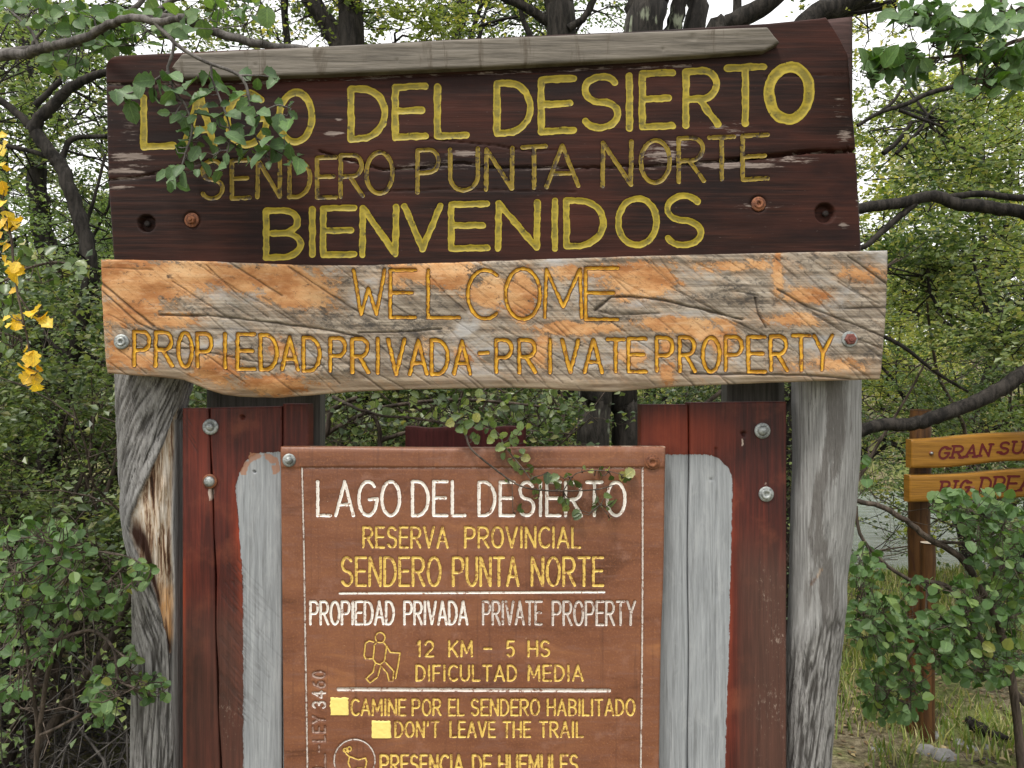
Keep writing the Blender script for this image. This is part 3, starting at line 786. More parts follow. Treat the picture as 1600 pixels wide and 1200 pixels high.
    cap = np.stack([np.full(len(th), nv), idx[0], idx[0][j], idx[0][j]], -1)[:, :3]
    flat_ = np.concatenate([q_.reshape(-1), cap.reshape(-1)]); sizes = np.concatenate([np.full(len(q_), 4), np.full(len(cap), 3)])
    at = {k: np.append(np.broadcast_to(v, x.shape).reshape(-1), 0) for k, v in at.items()}
    me = np_mesh("post", V - base, flat_, sizes, at)
    o = link("post", me, M['post'], sign); o["label"] = label
    return o
YBOT = 600 + H / (D / F) + 20
post(curve([(0, 205), (400, 205), (430, 179), (560, 179), (640, 180), (800, 188), (850, 196), (900, 206), (1000, 206), (1200, 203), (1900, 196)]),
     curve([(0, 285), (400, 285), (430, 300), (590, 300), (625, 292), (660, 284), (700, 284), (1200, 286), (1900, 292)]), 250, YBOT, 0.055, 'left',
     "left post with spiralling grey bark and a split showing pale wood")
post(curve([(0, 1238), (600, 1238), (700, 1240), (1000, 1231), (1200, 1228), (1900, 1222)]),
     curve([(0, 1318), (400, 1318), (430, 1348), (600, 1348), (700, 1347), (800, 1340), (900, 1326), (1000, 1318), (1100, 1306), (1200, 1299), (1900, 1290)]), 250, YBOT, 0.06, 'right',
     "right post of smooth grey wood streaked black, bark left at the bottom")

# --- rear supports seen in the gap
def const(v): return lambda t: np.full(np.shape(t), float(v)) if np.ndim(t) else float(v)
board("rear_plank", sign, base, M['back'], 0.15, 0.05, const(322), const(500), const(560), const(1900), 12)
board("rear_plank", sign, base, M['back'], 0.15, 0.05, const(1136), const(1226), const(560), const(1900), 12)
board("rear_plank", sign, base, M['backred'], 0.10, 0.04, const(633), const(822), lambda x: 668 + 1.5 * np.sin(np.asarray(x) / 13.0), const(1400), 6, label="dark red plank behind the top of the brown panel")
board("top_back_plank", sign, base, M['endwood'], 0.003, 0.06, const(1130), const(1333), lambda x: 30 - (np.asarray(x) - 1290) * .12, const(380), 8)

# --- red / bare planks
BOLTS_P = [(329, 667), (328, 752), (1191, 673), (1197, 772)]
def plank(Lf, Rf, Tf, side, seam=True, label=None, Y=0.0):
    rsx = np.random.RandomState(int(Lf(700)))
    cuts = []
    if side == 'L':
        for k in range(90):
            y = 872 + rsx.rand() * 215; x = 340 + rsx.rand() * 60
            if x > 375 and rsx.rand() < .5: x -= 32
            ln = 26 + rsx.rand() * 50
            cuts.append([(x, y), (x + ln * .30, y + ln * .40), (x + ln * .62, y + ln * .72)])
        for k in range(4): cuts.append([(285, 640 + k * 9), (300 + k * 3, 665 + k * 14)])
    def marks(x, y):
        d = np.full(x.shape, 1e9)
        for c in cuts:
            m = (np.abs(x - c[0][0]) < 90) & (np.abs(y - c[0][1]) < 120)
            if m.any(): d[m] = np.minimum(d[m], poly_d(x[m], y[m], c))
        return smooth(1.5, 0.3, d) * (0.15 + 0.6 * vnoise(x / 9, y / 9, 4)) * np.where(x > 384, .5, 1.)
    if side == 'L':
        fld = [(370, 2000), (371, 900), (368, 760), (374, 738), (386, 718), (402, 708), (430, 706), (700, 706), (700, 2000)]
        fld = [(p[0] + (14 if p[1] > 1900 else (8 if p[1] == 900 else 0)), p[1]) for p in fld]
    else:
        fld = [(700, 2000), (700, 712), (1105, 710), (1122, 716), (1138, 730), (1145, 748), (1144, 800), (1139, 1000), (1133, 1200), (1125, 2000)]
    holes = [(379, 652, 4), (1162, 678, 4.5), (397, 737, 2.5), (1112, 750, 2), (440, 655, 1.5)]
    def hf(x, y):
        d = poly_sdf(x, y, fld)
        h = -1.2 * smooth(-1.5, 1.5, d) - marks(x, y) * 1.6 + 1.3 * (fbm(x / 5, y / 90, 3, 3) - .5)
        for (a, b, r) in holes: h = h - 9 * smooth(r, r * .5, np.hypot(x - a, y - b))
        if side == 'R': h = h - 5 * smooth(1.4, 0.4, np.abs(x - (1119 + 1.5 * np.sin(y / 60)))) * (x < 1125) * (y > 700)
        return h
    def af(x, y):
        d = poly_sdf(x, y, fld)
        viv = np.exp(-(np.clip(-d, 0, 99) / (6.0 + 5 * vnoise(x / 9, y / 45, 3))) ** 1.5) * smooth(-.1, .2, -d) * (0.35 + .5 * vnoise(x * 0, y / 30, 8)) * (1 if side == 'L' else .55)
        if side == 'L':
            viv = viv * smooth(700, 830, y) * smooth(1100, 1000, y) + .7 * smooth(6, 0, x - 287) * smooth(850, 950, y)
            fade = smooth(900, 1000, y) * 0.55 + .25 * smooth(330, 350, x) * smooth(930, 1000, y)
            chip = 0.7 * smooth(9, 2, np.abs(x - 330)) * smooth(760, 765, y) * smooth(800, 770, y)
            rust = (0.35 + .5 * vnoise(x / 8, y / 8, 3)) * smooth(12, 2, np.abs(np.hypot(x - 406, (y - 738) * .9) - 24 + 8 * (vnoise(x / 11, y / 11, 5) - .5))) * (y < 742)
        else:
            viv = viv * smooth(1300, 1000, y) * smooth(735, 780, y) + .45 * smooth(60, 10, np.hypot((x - 1060) * .5, y - 680))
            fade = smooth(790, 900, y - (x - 1160) * .4) * (0.6 + .4 * smooth(1150, 1200, x)) * smooth(1146, 1160, x)
            chip = 0.6 * smooth(4, 1, np.abs(x - 1160)) * smooth(682, 686, y) * smooth(705, 695, y) + .5 * smooth(5, 2, np.abs(x - 1197)) * smooth(795, 780, y) * smooth(745, 755, y)
            rust = 0 * x
        return {'bare': d, 'vivid': np.clip(viv, 0, 1), 'fade': np.clip(fade, 0, 1), 'chip': chip, 'rust': rust, 'cut': marks(x, y)}
    o = board("plank", sign, base, M['plank'], Y, 0.04, Lf, Rf, Tf, const(1300), 1.7 if side == 'L' else 2.4, hf, af, 3.0, label, 2.0)
    return o
crack = lambda y: np.interp(y, [600, 752, 800, 900, 1000, 1200, 1800], [325, 330, 333, 336, 337, 344, 350])
plank(const(285), lambda y: crack(y) - 1.0, lambda x: 638 + 0 * np.asarray(x), 'L', label="outer red plank beside the left post")
plank(lambda y: crack(y) + 1.6 + 0.9 * np.sin(np.asarray(y) / 23.), const(440), lambda x: 637 - .02 * (np.asarray(x) - 340), 'L', label="plank half red, half bare grey with a rounded stain edge")
plank(const(441.5), const(482), lambda x: 631 + 0 * np.asarray(x), 'L', Y=0.004)
plank(const(1001), lambda y: 1075 + 1 * np.sin(np.asarray(y) / 50.), lambda x: 632 + 0 * np.asarray(x), 'R', Y=0.003)
plank(lambda y: 1076.5 + 1 * np.sin(np.asarray(y) / 50.), const(1229), lambda x: 629 - .01 * (np.asarray(x) - 1076), 'R', label="wide plank with bare grey field and faded red margin")
for (x, y) in BOLTS_P[:1]: bolt(x, y, -0.001, sign, base, 12.5, M['steel'], M['steel'], 'dome', .5)
bolt(328, 752, -0.001, sign, base, 11.5, M['rust'], M['steel'], 'dome', .72, label="bolt ringed with rust")
bolt(1191, 673, -0.001, sign, base, 12.5, M['steel'], M['steel'], 'dome', .62)
bolt(1197, 772, -0.001, sign, base, 12, M['steel'], M['steel'], 'socket', .7)

# --- dark carved board
YD = -0.062
dk = Carving()
def L1(ch, x0, x1, y0, y1, w=6.4, dep=1.4, mat='yellow', tilt=-.045, shear=0, rough=.7):
    dk.add(glyph_box(ch, x0 + w, x1 - w, y0 + w, y1 - w, tilt, shear), w, dep, M[mat], rough)
for a in [('L', 219, 276, 147, 234), ('A', 283, 340, 142, 234), ('G', 350, 420, 140, 232), ('O', 431, 493, 139, 227),
          ('D', 543, 607, 133, 222), ('E', 612, 670, 130, 219), ('L', 678, 734, 129, 218),
          ('D', 771, 834, 124, 213), ('E', 840, 902, 118, 210), ('S', 905, 973, 114, 205), ('I', 977, 990, 113, 206), ('E', 998, 1056, 109, 203),
          ('R', 1066, 1127, 105, 201), ('T', 1130, 1199, 100, 198)]:
    L1(*a, w=5.5)
L1('O', 1193, 1273, 96, 195, w=8.4)
for a in [('S', 311, 352, 248, 314), ('E', 359, 393, 247, 313), ('N', 399, 441, 246, 311), ('D', 449, 488, 247, 311), ('E', 492, 528, 243, 312), ('R', 529, 570, 239, 310), ('O', 569, 617, 235, 306),
          ('P', 649, 689, 231, 303), ('U', 700, 750, 230, 301), ('N', 756, 804, 229, 299), ('T', 813, 856, 226, 297), ('A', 850, 907, 224, 295),
          ('N', 938, 990, 219, 293), ('O', 998, 1050, 216, 289), ('R', 1057, 1103, 212, 287), ('T', 1105, 1150, 211, 284), ('E', 1157, 1203, 208, 283)]:
    L1(*a, w=3.4, mat='yellow_thin', dep=1.7)
for a in [('B', 408, 475, 324, 407), ('I', 480, 496, 322, 403), ('E', 500, 559, 320, 403), ('N', 561, 624, 319, 403), ('V', 627, 693, 317, 394), ('E', 700, 766, 314, 393),
          ('N', 773, 845, 312, 393), ('I', 859, 875, 309, 393), ('D', 880, 948, 308, 389), ('O', 961, 1031, 305, 388), ('S', 1034, 1102, 301, 388)]:
    L1(*a, w=5.1, tilt=-.02)
CR = [  # cracks: points, half width px, depth mm
 ([(164, 131), (240, 132), (330, 129), (480, 126), (620, 120), (800, 113), (960, 106), (1080, 102)], 1.3, 5),
 ([(168, 281), (210, 278), (262, 266), (330, 251), (380, 252)], 1.5, 5),
 ([(500, 237), (560, 255), (600, 266), (660, 262), (720, 254), (770, 262), (840, 261), (905, 262), (1000, 260), (1080, 257), (1150, 248), (1230, 241), (1275, 236), (1342, 236)], 1.6, 6),
 ([(1130, 251), (1200, 244), (1260, 237), (1342, 235)], 3.4, 16),
 ([(660, 216), (760, 226), (830, 236), (880, 233)], .9, 2),
 ([(1195, 120), (1250, 118), (1330, 116)], .8, 1.5), ([(180, 150), (300, 160)], .7, 1.5), ([(560, 300), (700, 296), (900, 300)], .7, 1.2),
]
HOL = [(229, 349, 14, 16), (1289, 333, 16, 16)]
WEAR = [(200, 200, 30, 45, .26), (205, 245, 45, 9, .46), (195, 268, 40, 5, .5), (185, 292, 30, 5, .45), (190, 262, 60, 40, .25), (520, 208, 22, 5, .5), (530, 187, 9, 3, .5), (720, 240, 36, 6, .5), (680, 258, 90, 10, .35),
        (860, 262, 130, 7, .3), (1030, 240, 40, 30, .36), (1065, 225, 40, 12, .38), (1150, 258, 90, 8, .48), (1165, 212, 60, 4, .35), (1230, 250, 90, 10, .3), (1310, 170, 22, 30, .28), (1320, 210, 22, 20, .32), (1185, 322, 55, 10, .3), (1318, 352, 12, 10, .36),
        (1340, 250, 7, 160, .22), (300, 350, 24, 20, .18), (1140, 200, 60, 18, .25), (170, 230, 6, 160, .2), (820, 298, 60, 3, .35)]
def bdark(x, y):
    return 0.7 * (fbm(x / 160, y / 11, 3, 5) - .5) + 1.2 * (fbm(x / 60, y / 40, 2, 15) - .5)
def hdark(x, y):
    h = dk.field(x, y) + bdark(x, y)
    for (pts, w, dep) in CR:
        j = y + 3.0 * (fbm(x / 14, x * 0, 3, 2) - .5)
        h = h - dep * smooth(w, w * .3, poly_d(x, j, pts)) - .9 * smooth(w * 4, w, poly_d(x, j, pts))
    for (a, b, r, dep) in HOL:
        d = np.hypot(x - a, y - b); h = h - dep * smooth(r, r - 2.5, d)
    for (a, b) in ((300, 344), (1185, 319)):
        h = h - 3.5 * smooth(15, 11, np.hypot(x - a, y - b))
    return h
def adark(x, y):
    w = 0 * x
    for (a, b, rx, ry, s) in WEAR: w = np.maximum(w, (s + .06) * np.exp(-(((x - a) / rx) ** 2 + ((y - b) / ry) ** 2) ** 1.0))
    for (pts, wd, dep) in CR[:4]: w = np.maximum(w, .34 * np.exp(-(poly_d(x, y, pts) / 5) ** 2))
    return {'wear': w}
Tdark = curve([(164, 104), (167, 95), (174, 89), (185, 86), (275, 82), (350, 78), (480, 73), (700, 61), (900, 52), (1000, 48), (1200, 36), (1280, 28), (1291, 26), (1297, 34), (1312, 58), (1324, 82), (1328, 100)])
board("dark_board", sign, base, M['dark'], YD, 0.06, curve([(90, 164), (130, 165), (280, 168), (403, 177), (430, 178)]), curve([(20, 1326), (100, 1327), (235, 1338), (387, 1346), (430, 1348)]),
      Tdark, lambda x: np.interp(x, [170, 560, 1350], [409, 420, 394]) + 0, 2.0, hdark, adark, 4.0, "dark brown board with carved yellow Spanish lettering", 3.0)
darko = bpy.data.objects["dark_board"]
dk.build(YD, darko, base, bdark)
bolt(300, 344, YD + .003, darko, base, 11.5, M['rust'], M['rust'], 'hex', .62, label="rusty hexagonal bolt")
bolt(1185, 319, YD + .003, darko, base, 11.5, M['rust'], M['rust'], 'socket', .66, label="rusty socket bolt")
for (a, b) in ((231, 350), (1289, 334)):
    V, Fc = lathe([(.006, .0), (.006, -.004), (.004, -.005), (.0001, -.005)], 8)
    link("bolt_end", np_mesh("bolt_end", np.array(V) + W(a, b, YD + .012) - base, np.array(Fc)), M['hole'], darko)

# --- grey arrow strip
def astrip(x, y): return {}
Lst = curve([(60, 292), (84, 284), (100, 268), (108, 268), (122, 286), (200, 292)])
Tst = curve([(268, 104), (284, 83), (700, 62), (1000, 49.5), (1199, 41.5), (1218, 65)])
Bst = curve([(268, 105), (288, 122), (500, 116), (700, 107), (1000, 92), (1195, 79), (1218, 66)])
board("arrow_strip", sign, base, M['strip'], YD - .018, 0.0185, const(268), const(1218), Tst, Bst, 2.5,
      lambda x, y: 2.0 * (fbm(x / 90, y / 6, 4, 6) - .5) - 2.5 * smooth(3, 1, np.hypot(x - 399, y - 101)) - 2.5 * smooth(3, 1, np.hypot(x - 620, y - 94)) - 2.2 * smooth(4, 1, np.hypot(x - 1036, y - 77)) - 2 * smooth(7, 2, np.hypot((x - 1083) * .8, y - 58)),
      None, 3.5, "grey weathered lath cut to an arrow point at its right end", 3.0)

# --- welcome board
YW = -0.078
wb = Carving()
def L2(ch, x0, x1, y0, y1, w=3.6, tilt=-.0, mat='orange_letter', dep=3.2):
    wb.add(glyph_box(ch, x0 + w, x1 - w, y0 + w, y1 - w, tilt), w, dep, M[mat], 1.1)
for a in [('W', 549, 604, 418, 494), ('E', 607, 652, 419, 499), ('L', 666, 720, 419, 499), ('C', 727, 779, 419, 501), ('O', 787, 847, 417, 502), ('M', 848, 912, 418, 499), ('E', 912, 968, 416, 502)]:
    L2(*a, w=3.0)
for a in [('P', 206, 237, 515, 575), ('R', 240, 272, 516, 575), ('O', 275, 303, 517, 576), ('P', 305, 334, 518, 577), ('I', 347, 356, 519, 578), ('E', 368, 401, 519, 580), ('D', 404, 436, 520, 581), ('A', 437, 469, 523, 581), ('D', 471, 503, 524, 583),
          ('P', 513, 543, 525, 583), ('R', 547, 579, 526, 585), ('I', 586, 595, 526, 586), ('V', 603, 635, 527, 588), ('A', 637, 670, 528, 588), ('D', 671, 703, 528, 588), ('A', 706, 738, 530, 587),
          ('P', 772, 803, 528, 585), ('R', 808, 840, 528, 585), ('I', 855, 864, 528, 585), ('V', 875, 907, 528, 585), ('A', 910, 944, 528, 585), ('T', 946, 978, 527, 584), ('E', 979, 1012, 526, 584),
          ('P', 1023, 1055, 524, 583), ('R', 1059, 1089, 524, 583), ('O', 1095, 1128, 524, 584), ('P', 1131, 1163, 523, 582), ('E', 1166, 1198, 523, 584), ('R', 1201, 1233, 522, 582), ('T', 1236, 1268, 521, 582), ('Y', 1269, 1304, 521, 581)]:
    L2(*a, w=3.3)
wb.add([[(749, 552), (762, 551)]], 3.6, 2.5, M['orange_letter'], .8)
rc = random.Random(11)
CUT = []
for k in range(60):      # saw cuts running down to the right
    x = 150 + rc.random() * 1230; y = 385 + rc.random() * 200; ln = 50 + rc.random() ** 1.5 * 190
    sl = 0.48 + rc.random() * .5
    CUT.append(([(x, y), (x + ln * .4, y + ln * .4 * sl * (.8 + .4 * rc.random())), (x + ln * .8, y + ln * .8 * sl)], .3 + rc.random() ** 2 * .9, .8 + rc.random() * 1.6))
for (p, w, d) in [([(155, 440), (240, 510)], 2.2, 3), ([(160, 455), (215, 505), (250, 520)], 1.5, 2.5), ([(270, 440), (350, 492), (400, 525)], 1.0, 2.2), ([(355, 408), (440, 462)], 1.2, 2.5),
                  ([(450, 416), (548, 480), (590, 500)], 1.2, 2.5), ([(1000, 399), (1090, 480), (1180, 520)], .7, 1), ([(1030, 402), (1062, 445)], .8, 1.5),
                  ([(1215, 452), (1262, 480), (1330, 505), (1385, 528)], 1.5, 3), ([(1325, 400), (1388, 445)], 1.4, 3), ([(1310, 440), (1350, 466)], 1.2, 2), ([(1330, 436), (1325, 450), (1375, 475)], 1, 2),
                  ([(1270, 490), (1320, 520), (1378, 545)], 1.3, 2.4), ([(480, 545), (530, 600)], 1.0, 2), ([(530, 560), (600, 610)], 1.2, 2.2), ([(640, 555), (700, 590)], 1.2, 2)]:
    CUT.append((p, w, d))
for k in range(7): CUT.append(([(775 + k * 11, 545 + rc.random() * 8), (810 + k * 14, 600 - rc.random() * 8)], .8, 1.6))
CRW = [([(250, 492), (340, 494), (430, 505), (520, 517), (565, 527)], 1.5, 4), ([(560, 520), (640, 518), (690, 514)], 1.0, 3), ([(200, 541), (300, 545), (400, 566), (500, 572)], .8, 2.5),
       ([(930, 485), (955, 465), (985, 463), (1040, 470), (1090, 482), (1160, 499)], 1.8, 5), ([(930, 485), (960, 492), (1030, 490)], 1.0, 2), ([(1180, 465), (1185, 490), (1197, 512)], 1.6, 4), ([(1320, 483), (1386, 480)], .9, 2.5),
       ([(160, 418), (240, 422)], .7, 1.5), ([(1080, 584), (1250, 586), (1330, 592)], 1.6, 4), ([(1150, 455), (1185, 462)], .9, 2)]
ORG = [  # orange patches: cx, cy, rx, ry, strength
 (215, 440, 75, 34, 1.25), (290, 428, 70, 22, 1.1), (395, 432, 90, 20, 1.15), (470, 455, 55, 26, 1.1), (200, 485, 55, 24, 1.0), (270, 500, 50, 12, .7), (185, 555, 30, 25, .7), (420, 430, 100, 22, .5),
 (225, 562, 22, 18, .6), (340, 575, 34, 20, .8), (425, 600, 50, 13, 1.1), (640, 430, 40, 16, .8), (700, 425, 40, 22, .9), (770, 455, 30, 26, .8), (815, 460, 20, 34, 1.1), (885, 425, 30, 10, .8),
 (1000, 440, 50, 24, 1.1), (960, 425, 70, 10, .7), (900, 514, 65, 9, 1.1), (1060, 506, 75, 10, 1.1), (1110, 520, 30, 14, .9), (1240, 500, 40, 10, .9), (1260, 462, 34, 12, .9), (1215, 430, 8, 40, .6), (985, 555, 20, 16, .9),
 (1045, 540, 12, 12, .9), (1130, 545, 14, 20, .7), (845, 545, 16, 26, .8), (440, 548, 20, 16, .7), (665, 540, 12, 14, .5), (1045, 580, 12, 22, .6), (1350, 430, 40, 14, .45), (1150, 415, 60, 8, .5), (720, 560, 20, 16, .4), (1300, 570, 60, 12, .3)]
def cutf(x, y):
    dep = 0 * x; col = 0 * x
    for (p, w, d) in CUT + CRW:
        A = np.array(p); m = (x > A[:, 0].min() - 5) & (x < A[:, 0].max() + 5) & (y > A[:, 1].min() - 5) & (y < A[:, 1].max() + 5)
        if not m.any(): continue
        xs_, ys_ = x[m], y[m] + 2 * (fbm(x[m] / 20, y[m] / 20, 2, 1) - .5)
        g_ = poly_d(xs_, ys_, p)
        g_ = g_ / (0.6 + .8 * vnoise(xs_ / 14, ys_ / 14, 6))
        dep[m] = np.maximum(dep[m], d * smooth(w + .9, w * .3, g_)); col[m] = np.maximum(col[m], smooth(w + .7, w * .2, g_) * min(1, .35 + d * .2))
    return dep, col
def bwel(x, y):
    return 1.6 * (fbm(x / 70, y / 14, 2, 25) - .5) + 5 * (fbm(x / 80, y / 50, 2, 16) - .5)
def hwel(x, y):
    dep, _ = cutf(x, y)
    h = wb.field(x, y) - dep + bwel(x, y)
    bot = Bwel(x) - y
    h = h - 9 * smooth(34, 4, bot + 5 * np.sin(x / 30)) * smooth(260, 330, x) * smooth(700, 500, x) - 4 * smooth(14, 2, bot)
    return h
def awel(x, y):
    _, c = cutf(x, y)
    o = -.78 - .25 * smooth(500, 1000, x) + 0 * x
    for (a, b, rx, ry, s) in ORG: o = np.maximum(o, -.9 + (.95 + s * .95) * np.exp(-(((x - a) / rx) ** 2 + ((y - b) / ry) ** 2) * .55))
    return {'orange': o, 'cut': c, 'low': smooth(34, 8, Bwel(x) - y)}
Bwel_ = curve([(150, 582), (165, 583), (200, 586), (255, 590), (285, 594), (320, 609), (345, 617), (370, 620), (430, 622), (480, 618), (550, 612), (650, 608), (800, 606), (860, 608), (900, 611), (960, 612), (1010, 608), (1060, 604), (1200, 598), (1390, 592)])
Bwel = lambda x: Bwel_(x) + 1.2 * (fbm(np.asarray(x) / 18., np.asarray(x) * 0., 3, 7) - .5)
Twel = lambda x: curve([(150, 405), (300, 407), (450, 413), (560, 414.5), (700, 410), (900, 403), (1100, 397), (1390, 391)])(x) + 1.0 * (fbm(np.asarray(x) / 22., np.asarray(x) * 0., 3, 9) - .5)
wo_ = board("welcome_board", sign, base, M['welcome'], YW, 0.046, curve([(380, 156), (470, 158), (585, 165), (640, 166)]), curve([(380, 1388), (480, 1386), (592, 1377), (640, 1376)]), Twel, Bwel, 1.6, hwel, awel, 3.5,
            "rough plank with flaking orange paint, carved WELCOME and PROPIEDAD PRIVADA", 3.0)
wb.build(YW, wo_, base, bwel)
bolt(190, 534, YW - .0005, wo_, base, 12, M['steel'], M['steel'], 'socket', .62, label="galvanised bolt at the left end")
bolt(1327, 530, YW - .0005, wo_, base, 12.5, M['steel'], M['redbolt'], 'hex', .72, label="bolt with reddish head at the right end")

# --- information panel
YI = -0.030
ip = Carving()
def text(words, w, mat, dep=1.4, rough=.7, gap=.30):
    for (t, x0, x1, y0, y1) in words:
        for (c, a, b, u, v) in line_boxes(t, x0 + w, x1 - w, y0 + w, y1 - w, gap):
            ip.add(glyph_box(c, a, b, u, v), w, dep, M[mat], rough)
text([("LAGO", 494, 627, 750, 808), ("DEL", 642, 729, 750, 808), ("DESIERTO", 746, 979, 751, 808)], 2.5, 'white_letter', gap=.34)
text([("RESERVA", 566, 701, 822, 857), ("PROVINCIAL", 725, 908, 822, 857)], 1.9, 'cream_letter', gap=.42)
text([("SENDERO", 532, 690, 869, 917), ("PUNTA", 706, 812, 869, 917), ("NORTE", 829, 944, 869, 917)], 2.2, 'cream_letter', gap=.38)
text([("PROPIEDAD", 483, 617, 938, 977), ("PRIVADA", 630, 732, 938, 977)], 1.95, 'white_letter', gap=.36)
text([("PRIVATE", 753, 848, 938, 977), ("PROPERTY", 862, 994, 938, 978)], 1.8, 'grey_letter', gap=.38)
text([("12", 650, 679, 1000, 1027), ("KM", 700, 739, 1000, 1027), ("-", 755, 769, 1000, 1027), ("5", 790, 805, 1000, 1027), ("HS", 824, 860, 1000, 1027)], 1.75, 'cream_letter', gap=.45)
text([("DIFICULTAD", 649, 808, 1038, 1065), ("MEDIA", 824, 912, 1038, 1065)], 1.7, 'cream_letter', gap=.48)
text([("CAMINE", 547, 635, 1091, 1119), ("POR", 643, 690, 1091, 1119), ("EL", 700, 726, 1091, 1119), ("SENDERO", 735, 844, 1091, 1119), ("HABILITADO", 854, 993, 1091, 1119)], 1.7, 'cream_letter', gap=.42)
text([("DON'T", 616, 687, 1126, 1153), ("LEAVE", 702, 775, 1126, 1153), ("THE", 785, 830, 1126, 1153), ("TRAIL", 842, 912, 1126, 1153)], 1.75, 'cream_letter', gap=.46)
text([("PRESENCIA", 593, 725, 1178, 1209), ("DE", 737, 769, 1178, 1209), ("HUEMULES", 778, 904, 1178, 1209)], 1.95, 'cream_letter', gap=.40)
# text running up the left margin: rotate the glyph boxes
vy = 1212.0
def vtext(t, ybot, ytop, xl, xr, w, mats):
    for (k, (c, a, b, u, v)) in enumerate(line_boxes(t, 0, ybot - ytop, 0, xr - xl, .55)):
        g_ = [[(xl + q, ybot - p) for (p, q) in pl] for pl in glyph_box(c, a, b, u, v)]
        ip.add(g_, w, 1.2, M[mats[k % len(mats)]], 1.0)
vtext("IL", 1219, 1179, 489, 508, 1.6, ['dim_letter', 'dim_letter'])
vtext("-", 1174, 1165, 489, 508, 1.5, ['dim_letter'])
vtext("LEY", 1158, 1119, 489, 508, 1.6, ['dim_letter'])
vtext("3460", 1106, 1049, 489, 508, 1.6, ['grey_letter', 'grey_letter', 'dim_letter', 'dim_letter'])
# rules and border
ip.add([[(531, 927), (760, 926), (944, 925)]], 1.7, 1.2, M['white_letter'], .5, 'rule_line')
ip.add([[(529, 1077), (952, 1079)]], 2.8, 1.6, M['grey_letter'], .4, 'rule_line')
ip.add([[(472, 731), (475, 860), (477, 1000), (480, 1180), (484, 1500)]], 1.2, 1.5, M['grey_letter'], 1.4, 'border_line')
ip.add([[(474, 731), (700, 731), (1000, 731)]], 0.9, 1.3, M['dim_letter'], 1.2, 'border_line')
ip.add([[(1004, 731), (1004, 900), (1003, 1050), (1001, 1200), (999, 1500)]], 1.3, 1.5, M['grey_letter'], 1.2, 'border_line')
# walker pictogram
cl = 1.15
ip.add([arc(594, 996, 7.5, 8, 0, 360, 18)], cl, 1.2, M['cream_letter'], .6, 'walker_outline')
ip.add([[(589, 1003), (585, 1008), (583, 1030), (587, 1036), (594, 1038), (601, 1032), (604, 1010), (600, 1004), (589, 1003)]], cl, 1.2, M['cream_letter'], .6, 'walker_outline')
ip.add([[(584, 1003), (577, 1001), (571, 1005), (569, 1024), (571, 1029), (582, 1029)]], cl, 1.2, M['cream_letter'], .6, 'walker_outline')
ip.add([[(604, 1009), (610, 1019), (625, 1020), (622, 1040), (618, 1060)]], cl, 1.2, M['cream_letter'], .6, 'walker_outline')
ip.add([[(586, 1037), (583, 1050), (572, 1060), (578, 1067), (590, 1058), (595, 1040)]], cl, 1.2, M['cream_letter'], .6, 'walker_outline')
ip.add([[(595, 1040), (605, 1052), (608, 1064), (614, 1064), (615, 1048), (602, 1034)]], cl, 1.2, M['cream_letter'], .6, 'walker_outline')
# deer pictogram in a ring
ip.add([arc(554, 1188, 32, 33, 0, 360, 40)], 1.0, 1.3, M['grey_letter'], 1.2, 'emblem_ring')
ip.add([[(538, 1172), (541, 1178), (546, 1182), (544, 1192), (548, 1200), (550, 1212)], [(552, 1184), (560, 1187), (571, 1184), (573, 1190), (571, 1198), (572, 1212)], [(554, 1212), (556, 1201), (566, 1200), (568, 1212)], [(547, 1182), (552, 1184)]], 1.2, 1.2, M['cream_letter'], .8, 'deer_outline')
ip.add([arc(539, 1172, 3, 3, 0, 360, 10), arc(546, 1170, 3, 3.5, 0, 360, 10), [(542, 1168), (544, 1176)]], .9, 1.2, M['cream_letter'], .8, 'deer_outline')
def binfo(x, y):
    return 1.2 * (fbm(x / 30, y / 30, 2, 5) - .5)
def hinfo(x, y):
    h = ip.field(x, y) + binfo(x, y)
    b = smooth(727, 716, y)
    h = h + 1.8 * smooth(733, 728, y) * smooth(700, 706, y)
    return h
def ainfo(x, y):
    e = np.minimum(np.minimum(x - Linf(y), Rinf(y) - x), (y - 699))
    w = .38 * np.exp(-e / 2.0)
    for (a, b, r) in ((1035, 708, 8), (446, 704, 8), (1037, 912, 5), (446, 1034, 2)): w = np.maximum(w, .5 * np.exp(-((x - a) ** 2 + (y - b) ** 2) / r ** 2))
    return {'rim': w}
Linf = curve([(690, 438), (1000, 441), (1200, 443), (1600, 448)]); Rinf = curve([(690, 1040), (900, 1037), (1000, 1033), (1200, 1030), (1600, 1026)])
io_ = board("information_panel", sign, base, M['info'], YI, 0.028, Linf, Rinf, lambda x: 699 + 1.0 * np.sin(np.asarray(x) / 90.), const(1560), 1.7, hinfo, ainfo, 3.5, "brown panel routed with white and yellow lettering", 2.5)
ip.build(YI, io_, base, binfo)
